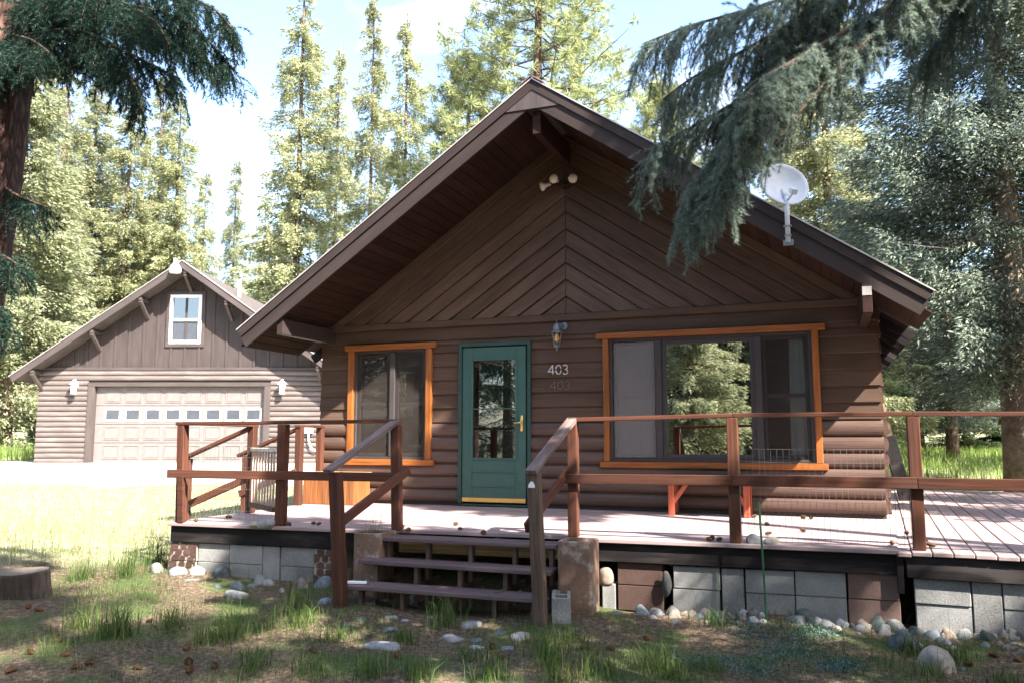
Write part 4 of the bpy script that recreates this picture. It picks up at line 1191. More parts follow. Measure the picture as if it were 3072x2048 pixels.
for nm, x, y, z, w, h, c, lab in (
        ('stone', -.97, -3.07, .0, .13, .045, 'cream', 'small cream stone on the porch floor left of the second post'),
        ('stone', -.845, -3.03, .0, .21, .075, 'whitish', 'long whitish stone on the porch floor against the second post'),
        ('stone', 3.945, -2.76, .0, .16, .085, 'whitish', 'rounded whitish stone on the porch edge beside the third front post'),
        ('stone', 4.095, -2.735, .0, .145, .055, 'cream', 'flat cream stone on the porch edge right of the whitish one'),
        ('stone', 2.685, -2.93, -.345, .15, .105, 'tan', 'round tan stone perched on the half block by the flue tile'),
        ('stone', 3.205, -2.84, -.40, .09, .15, 'dark grey', 'dark stone wedged in the gap beside the dark brown blocks'),
        ('stone', 1.0, -3.30, -.60, .14, .09, 'grey', 'grey stone in the shade beneath the steps')):
    o = link(nm, rock_mesh(hash(lab) % 1000 if False else len(lab) * 7, w * 1.03, w * .75, h, False), RM[c], None, (x, y, z + .004), (0, 0, random.uniform(-.3, .3)))
    tag(o, lab, 'stone', 'loose stones set on the porch and its blocks')

# ------------------------------------------------------------------ things on the porch
bench = thing('porch_bench', 'low wooden bench with red legs under the picture window', 'bench', (3.26, -.24, 0))
MB().box(-.52, .52, -.19, -.01, .40, .438, .005).build('seat', M_rim, bench)
MB().box(-.52, .52, .0, .18, .40, .438, .005).build('seat', M_rim, bench)
for sx in (-.43, .42):
    for sy in (-.14, .13):
        MB().box(sx - .035, sx + .035, sy - .02, sy + .02, 0.001, .40, .004).build('leg', M_legred if 'M_legred' in globals() else globals().setdefault('M_legred', wood('bench_leg_red', (.30, .065, .03), 'z', .3)), bench)
    beam('brace', (sx, -.14, .12), (sx + (.2 if sx < 0 else -.2), -.14, .395), .03, .05, M_legred, bench)
box = thing('wood_box', 'orange brown plank storage box against the cabin wall by the left window', 'storage box', (-1.79, -.27, 0))
for k in range(7):
    x = -.40 + k * .115
    MB().box(x, x + .111, -.215, -.197, .004, .40, .003).build('front_plank', M_box, box)
MB().box(-.40, .405, -.196, .20, .006, .39, .003).build('body', M_box, box)
MB().box(-.43, .43, -.235, .21, .402, .43, .005).build('lid', wood('box_lid_pale', (.36, .22, .12), 'x', .3), box)
pl = tag(MB().box(-.06, .06, -.015, .015, 0, 1.72, .004).build('leaning_plank', M_plank, None, loc=(5.62, 3.6, .0), rot=(0, math.radians(-13), .5)), 'bare wooden plank leaning against the right cabin wall', 'plank')
pl = tag(MB().box(-.10, .10, -.015, .015, 0, .95, .004).build('leaning_board', M_rim, None, loc=(5.60, 3.1, .0), rot=(0, math.radians(-14), .4)), 'short dark board leaning against the right cabin wall', 'board')

stump = thing('tree_stump', 'low weathered sawn tree stump on the grass at far left', 'stump', (-2.66, -4.36, -.62))
def stump_mesh():
    mb = MB(); n = 28; V = []; Fc = []
    prof = [(1.12, 0), (1.02, .12), (.97, .25), (.93, .268)]
    r = random.Random(5); wob = [1 + .05 * math.sin(k * .9) + r.uniform(-.02, .02) for k in range(n)]
    for (q, z) in prof:
        for k in range(n):
            t = 2 * math.pi * k / n
            V.append((.265 * q * wob[k] * math.cos(t), .265 * q * wob[k] * math.sin(t), z + (.012 * math.sin(t * 2) if z > .2 else 0)))
    for i in range(3):
        for k in range(n):
            k2 = (k + 1) % n; Fc.append((i * n + k, i * n + k2, (i + 1) * n + k2, (i + 1) * n + k))
    return mb.add(V, Fc), [V[3 * n + k] for k in range(n)]
mb, topring = stump_mesh()
mb.build('side', wood('stump_grey_wood', (.036, .027, .021), 'z', .5, .9, 1.0, .1, fine=30), stump)
MB().add(topring, [tuple(range(28))]).build('cut_face', speckle('stump_cut_face', (.07, .053, .04), (.15, .115, .085), 18), stump)

# pine cones
def cone_mesh():
    V = []; Fc = []
    n = 9
    for i in range(9):
        t = i / 8.0
        r = .021 * math.sin(math.pi * min(1, .12 + t * .86)) ** .7 + .002; z = -.035 + .07 * t
        for k in range(n):
            a = 2 * math.pi * (k + .5 * (i % 2)) / n
            b = len(V)
            for da, rr2, dz in ((-.30, r * .7, 0), (.30, r * .7, 0), (0, r * 1.3, .010)):
                V.append((z + dz * .6, rr2 * math.cos(a + da), rr2 * math.sin(a + da)))
            Fc.append((b, b + 1, b + 2))
    mb = MB().add(V, Fc)
    mb.lathe([(.0, -.036), (.012, -.03), (.015, 0), (.011, .028), (.0, .036)], 7, Matrix.Rotation(math.radians(90), 4, 'Y'))
    return mb.mesh('pine_cone')
CM = cone_mesh(); CM.materials.append(M_cone)
CD = [(.58, -2.78), (.78, -3.04), (.96, -2.34), (1.19, -2.74), (1.54, -2.99), (-1.82, -2.96), (-1.72, -2.56), (-.44, -2.81), (-.35, -2.85), (-.655, -2.95), (4.28, -.30), (4.36, -.31), (3.75, -.35), (3.95, -1.21), (4.02, -2.1), (4.31, -1.7), (5.22, -1.6), (5.04, -2.46), (5.33, -2.50), (3.57, -2.76), (3.58, -2.64), (3.65, -2.72)]
CG = [(-.92, -5.41), (.08, -5.17), (.37, -5.47), (.48, -5.58), (-.21, -5.77), (-.24, -5.85), (-.5, -5.71), (-2.10, -4.70), (.59, -5.47), (-.62, -6.03), (1.07, -5.01), (-.71, -4.72), (3.01, -4.07), (2.77, -4.58), (2.7, -4.61), (1.68, -4.89), (3.2, -3.69), (3.47, -4.22), (2.84, -4.17), (5.43, -3.46), (5.77, -3.23), (5.63, -3.17), (-1.95, -4.72), (-.79, -5.75), (.13, -5.69), (2.16, -4.3), (2.33, -4.54)]
cones = []
for i, (x, y) in enumerate(CD + CG):
    ondeck = i < len(CD)
    z = .022 if ondeck else float(gz(x, y)) + .018
    s = random.uniform(.75, 1.15)
    o = link('pine_cone', CM, None, None, (x, y, z), (random.uniform(-3, 3), random.uniform(-.25, .25), random.uniform(0, 6.28)))
    o.scale = (s, s, s)
    if ondeck:
        pos = [(-1.85, 'left corner post'), (-.7, 'second railing post'), (.6, 'post left of the steps'), (1.4, 'top of the steps'), (3.75, 'third front post'), (4.3, 'right end of the window wall'), (5.2, 'side deck corner post')]
        lab = 'pine cone on the porch near the ' + min(pos, key=lambda a: abs(a[0] - x))[1]
        if y > -1: lab = 'sunlit pine cone on the porch against the cabin wall'
    else:
        pos = [(-2.2, 'tree stump'), (-1.0, 'lower left corner'), (.0, 'tall grass tuft'), (1.0, 'lower left of the stepping stones'), (2.3, 'step stones'), (3.0, 'right flue tile'), (5.5, 'big pale boulder')]
        lab = 'pine cone on the ground near the ' + min(pos, key=lambda a: abs(a[0] - x))[1]
    cones.append([o, lab, x, 'pine cone', 'pine cones scattered on the porch and ground'])
settle(cones)

# ------------------------------------------------------------------ garage
gx, gy = site(-9.52, 23.8)
gar = thing('garage', 'taupe log-sided garage with a wide panelled door and steep gable roof', 'garage', (gx, gy, .2), math.atan2(RR[1], RR[0]))
M_gsid = wood('garage_log_taupe', (.112, .09, .082), 'x', .14, .6, .2, .16, worn=(.14, .115, .105), wornamt=.3)
M_ggab = wood('garage_gable_brown', (.046, .034, .0315), 'z', .14, .65, .2, .14)
M_gtrim = wood('garage_trim_brown', (.055, .042, .039), 'x', .14, .6, .2, .14)
M_gtrimz = wood('garage_trim_brown_upright', (.06, .046, .042), 'z', .14, .6, .2, .14)
M_gdoor = plain('garage_door_beige', (.15, .128, .119), .55)
M_gglass = plain('dark_dusty_glass', (.05, .055, .065), .25)
GS = .70; GAX, GAZ = .13, 5.70
gzr = lambda x, d: GAZ - GS * abs(x - GAX) - d
GW = 4.04
MB().box(-GW, -2.5, .02, .15, -.4, 2.64, 0).box(2.5, GW, .02, .15, -.4, 2.64, 0).box(-2.5, 2.5, .02, .15, 2.2, 2.64, 0).build('wall', M_gtrim, gar)
MB().box(-GW, -GW + .15, .15, 8.0, -.4, 2.64, 0).box(GW - .15, GW, .15, 8.0, -.4, 2.64, 0).box(-GW, GW, 8.0, 8.15, -.4, 2.64, 0).build('wall', M_gsid, gar)
cz = [-.02 + .147 * k for k in range(19)]
for k in range(18):
    z0, z1 = cz[k], cz[k + 1]
    for a, b in (((-GW - .02, -2.64), (2.60, GW + .02)) if z1 < 2.2 else ((-GW - .02, GW + .02),)):
        if 2.0 < z0 and z0 < 2.29 and z1 > 2.2:
            for a2, b2 in ((-GW - .02, -2.64), (2.60, GW + .02)):
                siding_mesh(a2, b2, z0, z1, True).build('siding_log', M_gsid, gar)
            continue
        siding_mesh(a, b, z0, z1, True).build('siding_log', M_gsid, gar)
MB().box(-GW - .03, GW + .03, -.06, .0, 2.628, 2.715, .005).build('belt_trim', M_gtrim, gar)
MB().box(-2.64, -2.45, -.075, .12, 0, 2.165, .006).build('door_jamb', M_gtrimz, gar)
MB().box(2.42, 2.60, -.075, .12, 0, 2.165, .006).build('door_jamb', M_gtrimz, gar)
MB().box(-2.64, 2.60, -.075, .12, 2.167, 2.285, .006).build('door_lintel', M_gtrim, gar)
gd = MB().box(-2.45, 2.42, .09, .13, 0, 2.165, 0).build('garage_door', M_gdoor, gar)
rows = [(1.70, 2.10), (1.17, 1.56), (.64, 1.03), (.10, .50)]
for ri, (z0, z1) in enumerate(rows):
    MB().box(-2.445, 2.415, .075, .089, z0 - .07 if ri < 3 else .004, z1 + .055, .004).build('door_section', M_gdoor, gd)
    for c in range(8):
        x0 = -2.19 + c * .578; x1 = x0 + .475
        if ri == 1:
            framebox(MB(), x0, x1, z0 + .01, z1 - .01, .045, .055, .0745, .004).build('window_frame', M_white, gd)
            MB().box(x0 + .045, x1 - .045, .068, .0745, z0 + .055, z1 - .055, 0).build('pane', M_gglass, gd)
        else:
            mb = framebox(MB(), x0, x1, z0, z1, .03, .062, .0745, .006)
            mb.box(x0 + .045, x1 - .045, .064, .0745, z0 + .045, z1 - .045, .008)
            mb.build('door_panel', M_gdoor, gd)
MB().prism([(-GW, 2.7), (GW, 2.7), (GW, gzr(GW, .2)), (GAX, gzr(GAX, .2)), (-GW, gzr(-GW, .2))], .03, .14).build('gable_wall', M_ggab, gar)
bx = [-3.95 + k * .402 for k in range(21)]
for k in range(20):
    a, b = bx[k], bx[k + 1]
    q = [(a + .004, 2.718), (b - .004, 2.718), (b - .004, 6), (a + .004, 6)]
    for s in (-1, 1): q = clip(q, s * GS, 1, GAZ - .21 + s * GS * GAX) if len(q) >= 3 else q
    if len(q) < 3: continue
    MB().prism(q, .0, .029).build('gable_panel', M_ggab, gar)
    if k:
        zt = gzr(a, .22)
        if zt > 2.75: MB().box(a - .035, a + .035, -.024, -.001, 2.717, zt, .004).build('batten', M_ggab, gar)
def gslope(name, side, off, h, y0, y1, mat, L):
    th = math.atan(GS); a = th * side; hp = h * math.cos(th); t = hp * GS
    poly = [(0, 0), (L, 0), (L, -hp), (t, -hp)] if side > 0 else [(0, 0), (-t, -hp), (-L, -hp), (-L, 0)]
    return MB().prism(poly, y0, y1).build(name, mat, gar, loc=(GAX, 0, GAZ - off), rot=(0, a, 0))
for side in (-1, 1):
    L = 5.74
    gslope('roof', side, .0, .19, -.60, 8.6, M_roof, L)
    gslope('bargeboard', side, .012, .20, -.635, -.602, M_gtrim, L)
    gslope('roof_edge_strip', side, -.022, .018, -.66, -.50, M_flash, L + .02)
for x in (-3.98, -2.37, -1.04, .20, 1.40, 2.67, 4.05):
    beam('knee_brace', (x, -.57, gzr(x, .33)), (x, .0, gzr(x, .33) - .42), .085, .085, M_gtrimz, gar)
    beam('lookout', (x, -.598, gzr(x, .27)), (x, .0, gzr(x, .27)), .085, .085, M_gtrimz, gar)
wn_ = framebox(MB(), -.40, .52, 3.40, 4.82, .085, -.06, .02).box(-.315, .435, -.05, .02, 4.05, 4.12, .004).build('window', M_white, gar)
MB().box(-.315, .435, -.005, .0, 3.485, 4.05, 0).build('pane', M_gglass, wn_)
MB().box(-.315, .435, -.015, -.01, 4.12, 4.735, 0).build('pane', glass('garage_window_glass', (.15, .19, .25), .22), wn_)
MB().box(-.31, .43, .001, .006, 3.49, 4.73, 0).build('blind', M_blind, wn_)
framebox(MB(), -.50, .62, 3.30, 4.92, .10, -.045, .0).build('window_casing', M_gtrim, wn_)
mb = framebox(MB(), -1.98, -1.70, 3.76, 4.04, .025, -.02, .0)
for k in range(5): mb.box(-1.955, -1.725, -.018, .0, 3.79 + k * .046, 3.815 + k * .046, .002)
mb.build('gable_vent', M_ggab, gar)
MB().tube([(1.17, 1.2, 4.4), (1.17, 1.2, 5.5)], .05, 10).build('vent_pipe', M_white, gar)
def glantern(x, label):
    p = gar.matrix_basis @ Vector((x, -.05, 2.2))
    l = thing('wall_lantern', label, 'lantern', tuple(p), math.atan2(RR[1], RR[0]), 'white lanterns on the garage front')
    MB().box(-.05, .05, -.01, .02, -.06, .10, .004).tube([(0, 0, .06), (0, -.07, .17), (0, -.14, .15)], .012, 6).build('arm', M_white, l)
    MB().lathe([(.0, .17), (.012, .15), (.03, .13), (.13, .03), (.13, .015), (.08, .015), (.075, -.22), (.085, -.225), (.085, -.25), (.0, -.25)], 6, None, (0, -.15, 0)).build('lamp_body', M_white, l)
glantern(-2.98, 'small white wall lantern left of the garage door')
glantern(2.96, 'small white wall lantern right of the garage door')
p = gar.matrix_basis @ Vector((-.03, -.70, 5.38))
pk = thing('peak_light', 'white lamp at the peak of the garage gable', 'lamp', tuple(p), math.atan2(RR[1], RR[0]))
MB().lathe([(.0, .38), (.05, .36), (.06, .25), (.14, .12), (.17, .02), (.15, -.05), (.0, -.06)], 12).build('shade', M_white, pk, smooth=True)
p = gar.matrix_basis @ Vector((3.74, -.09, .84))
mt = thing('meter_box', 'small white utility box with a looping cable on the garage wall', 'utility box', tuple(p), math.atan2(RR[1], RR[0]))
MB().box(-.12, .12, -.06, .02, 0, .2, .006).build('box', M_white, mt)
MB().tube([(0, -.03, 0), (.0, -.04, -.2), (.08, -.05, -.4), (.2, -.05, -.5), (.28, -.03, -.48)], .022, 6).build('cable', M_white, mt, smooth=True)

# ------------------------------------------------------------------ conifers
def norm(a): return a / np.maximum(np.linalg.norm(a, axis=-1, keepdims=True), 1e-9)
def diamonds(p, d, roll, ln, w):
    """thin leaf-like sprays: p base, d direction, ln length, w half width"""
    ref = np.zeros_like(d); ref[:, 2] = 1
    s = norm(np.cross(d, ref) + 1e-6); t = np.cross(s, d)
    s2 = s * np.cos(roll)[:, None] + t * np.sin(roll)[:, None]
    mid = p + d * (ln * .45)[:, None]
    V = np.stack([p, mid + s2 * w[:, None], p + d * ln[:, None], mid - s2 * w[:, None]], 1).reshape(-1, 3)
    n = len(p); b = np.arange(n)[:, None] * 4
    F = np.concatenate([b + np.array([[0, 1, 2]]), b + np.array([[0, 2, 3]])], 1).reshape(-1, 3)
    return V, F
def needle_tris(P0, P1, per_m, ln, w, R, ang=.95, flat=0.0):
    """needles set round every twig segment P0-P1"""
    seg = P1 - P0; L = np.linalg.norm(seg, axis=1)
    cnt = np.maximum(1, (L * per_m + R.random(len(L))).astype(int))
    idx = np.repeat(np.arange(len(L)), cnt)
    t = R.random(len(idx))
    p = P0[idx] + seg[idx] * t[:, None]
    d = norm(seg)[idx]
    rnd = R.normal(size=(len(idx), 3)); rad = norm(rnd - d * (rnd * d).sum(1, keepdims=True))
    a = ang + R.normal(0, .15, len(idx))
    nd_ = norm(d * np.cos(a)[:, None] + rad * np.sin(a)[:, None])
    s = norm(np.cross(nd_, d))
    l = ln * R.uniform(.75, 1.15, len(idx))
    V = np.stack([p - s * w / 2, p + s * w / 2, p + nd_ * l[:, None]], 1).reshape(-1, 3)
    F = np.arange(len(V)).reshape(-1, 3)
    return V, F

def conifer(seed, H, R0, zb, nb, per, size, droop=.25, shape=.85, gap=.0, hang=.2, trunk_r=.22, widthk=.30, wr=.17, needle=None, top_r=.02, lean=(0, 0), tierk=0.0, updip=.12):
    R = np.random.default_rng(seed)
    t = np.sort(R.random(nb) ** .9)
    if tierk: t = np.clip(np.round(t * tierk) / tierk + R.normal(0, .008, nb), 0, 1)
    z = zb + (H * .985 - zb) * t
    az = R.random(nb) * 2 * np.pi + np.arange(nb) * 2.4
    L = R0 * ((1 - t) ** shape + .035) * R.uniform(.5, 1.2, nb)
    low = np.clip(t / .08, .55, 1)
    L = L * low
    keep = R.random(nb) > gap
    z, az, L, t = z[keep], az[keep], L[keep], t[keep]
    dirn = np.stack([np.cos(az), np.sin(az)], 1)
    lx = lean[0] * z / H; ly = lean[1] * z / H
    # foliage sprays along every branch
    cnt = np.maximum(6, (per * L * (.5 + .5 * L / R0)).astype(int))
    idx = np.repeat(np.arange(len(L)), cnt)
    u = R.random(len(idx)) ** .75 * .97 + .04
    Ls = L[idx]
    wd = Ls * widthk * (1.05 - u) + .05
    lat = R.normal(0, .5, len(idx)) * wd
    sag = -droop * Ls * u + updip * Ls * u ** 3
    hg = -R.random(len(idx)) ** 2 * hang * (.4 + .6 * Ls / R0)
    px = dirn[idx, 0] * u * Ls - dirn[idx, 1] * lat + lx[idx]
    py = dirn[idx, 1] * u * Ls + dirn[idx, 0] * lat + ly[idx]
    pz = z[idx] + sag + hg + R.normal(0, .03, len(idx))
    p = np.stack([px, py, pz], 1)
    ang = az[idx] + np.sign(lat) * R.uniform(.1, .9, len(idx))
    dz = R.normal(-.35, .35, len(idx))
    d = norm(np.stack([np.cos(ang), np.sin(ang), dz], 1))
    sz = size * R.uniform(.6, 1.25, len(idx))
    if needle is None:
        V, F = diamonds(p, d, R.uniform(-1.2, 1.2, len(idx)), sz, sz * wr)
    else:
        V, F = needle_tris(p, p + d * sz[:, None], needle[0], needle[1], needle[2], R)
    # leader at the top
    crown = (V, F)
    mb = MB()
    mb.tube([(lean[0] * k / 6, lean[1] * k / 6, H * k / 6 - (.8 if k == 0 else 0)) for k in range(7)], [trunk_r * (1.15 if k == 0 else 1) * (1 - k / 6.3) + top_r for k in range(7)], 9)
    for i in range(len(L)):
        if L[i] < .35: continue
        pts = []
        for q in (0, .45, .82):
            pts.append((lx[i] + dirn[i, 0] * L[i] * q, ly[i] + dirn[i, 1] * L[i] * q, z[i] - droop * L[i] * q + updip * L[i] * q ** 3))
        mb.tube(pts, [.010 + .009 * L[i], .009 + .003 * L[i], .004], 3, False)
    return crown, mb

def tree_mesh(name, seed, fol, bark, **kw):
    (V, F), mb = conifer(seed, **kw)
    cm = npmesh('crown_' + name, V, F); cm.materials.append(fol)
    tm = mb.mesh('trunk_' + name, True); tm.materials.append(bark)
    return cm, tm
KIND = {}
KIND['spruce_a'] = tree_mesh('a', 1, F_sun, M_bark, H=20, R0=3.1, zb=1.0, nb=250, per=300, size=.17, droop=.40, gap=.10, hang=.75, trunk_r=.2, tierk=40, wr=.16, shape=.7)
KIND['spruce_b'] = tree_mesh('b', 2, F_sun, M_bark, H=20, R0=2.2, zb=1.2, nb=230, per=360, size=.15, droop=.5, gap=.12, hang=.7, trunk_r=.15, shape=.6, tierk=38, wr=.16)
KIND['spruce_c'] = tree_mesh('c', 3, F_pale, M_bark, H=18, R0=3.3, zb=.5, nb=290, per=260, size=.18, droop=.32, gap=.04, hang=.8, trunk_r=.2, tierk=40, wr=.16, shape=.75)
KIND['spruce_d'] = tree_mesh('d', 4, F_blue, M_bark, H=18, R0=3.0, zb=1.6, nb=250, per=210, size=.17, droop=.30, gap=.04, hang=.5, trunk_r=.25, tierk=40, wr=.14)
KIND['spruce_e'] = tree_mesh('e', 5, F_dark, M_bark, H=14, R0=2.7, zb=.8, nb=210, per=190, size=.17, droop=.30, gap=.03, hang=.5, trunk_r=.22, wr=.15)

def put_tree(kind, x, y, H, label, wide=1.0, group=None, name='spruce_tree', rz=None, z=None, cat='spruce'):
    cm, tm = KIND[kind]
    h0 = {'spruce_a': 20, 'spruce_b': 20, 'spruce_c': 18, 'spruce_d': 18, 'spruce_e': 14}.get(kind, 1)
    t = thing(name, label, cat, (x, y, float(ground_z(x, y)) if z is None else z), random.uniform(0, 6.28) if rz is None else rz, group)
    s = H / h0
    t.scale = (s * wide, s * wide, s)
    link('crown', cm, None, t); link('trunk', tm, None, t)
    return t
BG = 'conifers standing behind the garage and cabin'
def bt(kind, r, f, H, label, wide=1.0, **kw):
    x, y = site(r, f)
    return put_tree(kind, x, y, H, label, wide, kw.pop('group', BG), **kw)

# background conifers, left to right
bt('spruce_c', -18.25, 30, 18.7, 'dense tall spruce at the far left behind the dark foreground trunk')
bt('spruce_c', -18.9, 33.5, 12.6, 'broad lower spruce left of the garage roof, just behind its eave', wide=1.15)
bt('spruce_b', -20.1, 36, 19.2, 'slender spruce seen between the dark boughs and the garage, left of the thick pair')
bt('spruce_c', -20.3, 39, 18.6, 'full pale spruce rising over the left slope of the garage roof')
bt('spruce_a', -17.4, 36.5, 17.0, 'open spruce with bare pale stem above the left roof slope of the garage')
bt('spruce_b', -18.0, 41, 19.3, 'thin spruce between the dark boughs and the sky gap, second from that gap')
bt('spruce_a', -15.6, 37.5, 16.8, 'spruce bordering the gap of white sky on its left side')
bt('spruce_c', -20.0, 45, 14.1, 'rounded spruce low behind the peak of the garage', wide=1.1)
bt('spruce_b', -19.4, 51, 17.2, 'far spruce just left of the small one in the sky gap')
bt('spruce_b', -18.85, 55, 19.3, 'small distant spruce standing alone in the gap of white sky', wide=.85)
bt('spruce_a', -18.9, 62, 18.4, 'low distant spruce right of the lone one in the sky gap')
bt('spruce_a', -14.3, 52, 16.5, 'distant spruce at the foot of the tallest one')
bt('spruce_a', -9.55, 36, 22.0, 'tallest spruce, with thick mossy stem, right of the gap of white sky', wide=.92)
bt('spruce_b', -8.3, 38, 19.4, 'slim spruce right behind the tallest one', wide=.9)
bt('spruce_b', -5.85, 33.3, 19.5, 'narrow spruce with bare patches, left one of the pair beside the cabin gable', wide=.82)
bt('spruce_b', -3.9, 29.3, 16.4, 'pointed narrow spruce, right one of the pair beside the cabin gable', wide=1.0)
bt('spruce_a', 9.6, 24.5, 17, 'dark stemmed spruce rising behind the right slope of the cabin roof', group='conifers behind the right side of the cabin')
bt('spruce_c', 14.1, 33, 14.5, 'pale yellow green spruce between the satellite dish and the big blue spruce', group='conifers behind the right side of the cabin')
bt('spruce_a', 10.7, 31, 15, 'light spruce just above the satellite dish', wide=1.2, group='conifers behind the right side of the cabin')
bt('spruce_d', 15.1, 31, 12.5, 'blue green spruce behind the right eave of the cabin', wide=1.15, group='conifers behind the right side of the cabin')
bt('spruce_d', 13.2, 25, 9.5, 'shaded low spruce between the eave and the thick right trunk', wide=1.3, group='conifers behind the right side of the cabin')
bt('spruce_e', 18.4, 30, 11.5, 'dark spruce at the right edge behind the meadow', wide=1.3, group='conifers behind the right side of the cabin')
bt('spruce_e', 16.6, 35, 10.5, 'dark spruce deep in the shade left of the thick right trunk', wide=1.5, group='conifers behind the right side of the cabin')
bt('spruce_d', 14.3, 20.5, 15, 'blue spruce half out of view at the right edge', group='conifers behind the right side of the cabin')
bt('spruce_e', 12.2, 38, 12, 'dark spruce low behind the corner of the cabin', wide=1.3, group='conifers behind the right side of the cabin')

for r, f, h, w, lab in ((11.6, 28, 4.6, 1.5, 'bushy young spruce low behind the cabin corner, right of the leaning plank'), (13.4, 30, 5.2, 1.6, 'bushy dark young spruce behind the side deck meadow, left of the thick trunk'),
                        (15.8, 29, 4.4, 1.7, 'bushy dark young spruce at the meadow edge beside the thick trunk'), (18.0, 31, 5.0, 1.7, 'bushy dark young spruce right of the thick trunk'), (10.2, 33, 5.5, 1.6, 'far bushy young spruce under the right eave')):
    bt('spruce_e', r, f, h, lab, w, group='young spruces behind the meadow')

# the big blue spruce at right: twigs with needles
cmB, tmB = tree_mesh('big_blue', 21, F_blue, M_barkl, H=15.5, R0=3.6, zb=2.6, nb=330, per=430, size=.14, droop=.38, gap=.0, hang=.75, trunk_r=.31, shape=.6, tierk=15, updip=.28, wr=.11)
x, y = site(9.46, 15.5)
t = thing('blue_spruce', 'big blue spruce with thick pale trunk and layered drooping boughs at right', 'spruce', (x, y, float(ground_z(x, y))), 1.1)
link('crown', cmB, None, t); link('trunk', tmB, None, t)

# pines: tufts of long needles on rising limbs
def pine_mesh(name, seed, H, R0, zb, nb, tufts, nn, ln):
    R = np.random.default_rng(seed)
    mb = MB(); mb.tube([(0, 0, -.6), (0, 0, H * .35), (.1, .05, H * .7), (.05, 0, H)], [.26, .2, .12, .03], 9)
    C = []
    for i in range(nb):
        t = (i + R.random()) / nb
        z = zb + (H - zb) * t
        L = R0 * (math.sin(math.pi * min(1, .28 + .72 * t)) ** .6) * R.uniform(.6, 1.1) + .2
        a = i * 2.4 + R.uniform(-.5, .5)
        up = R.uniform(.05, .45)
        pts = [(0, 0, z), (math.cos(a) * L * .5, math.sin(a) * L * .5, z + up * L * .25 - .08), (math.cos(a) * L, math.sin(a) * L, z + up * L)]
        mb.tube(pts, [.035, .022, .008], 4, False)
        for k in range(tufts):
            u = R.uniform(.35, 1.03)
            lat = R.normal(0, .20) * L * .8 + R.normal(0, .1)
            C.append((math.cos(a) * L * u - math.sin(a) * lat, math.sin(a) * L * u + math.cos(a) * lat, z + up * L * u * u + R.normal(.02, .16)))
    C = np.array(C); idx = np.repeat(np.arange(len(C)), nn)
    d = R.normal(size=(len(idx), 3)); d[:, 2] += .35; d = norm(d)
    V, F = diamonds(C[idx] + d * .015, d, R.uniform(-1.5, 1.5, len(idx)), ln * R.uniform(.7, 1.15, len(idx)), np.full(len(idx), ln * .055))
    cm = npmesh('crown_' + name, V, F); cm.materials.append(F_pine)
    tm = mb.mesh('trunk_' + name, True); tm.materials.append(M_bark)
    return cm, tm
KIND['pine_a'] = pine_mesh('pine_a', 31, 16.5, 3.0, 4.2, 125, 15, 32, .25)
x, y = site(.85, 24.2)
t = thing('pine_tree', 'big round-crowned pine with long needles rising behind the cabin roof peak', 'pine', (x, y, float(ground_z(x, y))), 2.0, BG)
t.scale = (1.16, 1.16, 1.02)
link('crown', KIND['pine_a'][0], None, t); link('trunk', KIND['pine_a'][1], None, t)
for r, f, s, lab in ((7.5, 40, 1.08, 'smaller pine showing above the roof between the big pine and the near bough'), (-1.45, 26.5, .80, 'bluish pine at the left shoulder of the big pine')):
    x, y = site(r, f)
    t = thing('pine_tree', lab, 'pine', (x, y, float(ground_z(x, y))), r, BG); t.scale = (s, s, s)
    link('crown', KIND['pine_a'][0], None, t); link('trunk', KIND['pine_a'][1], None, t)

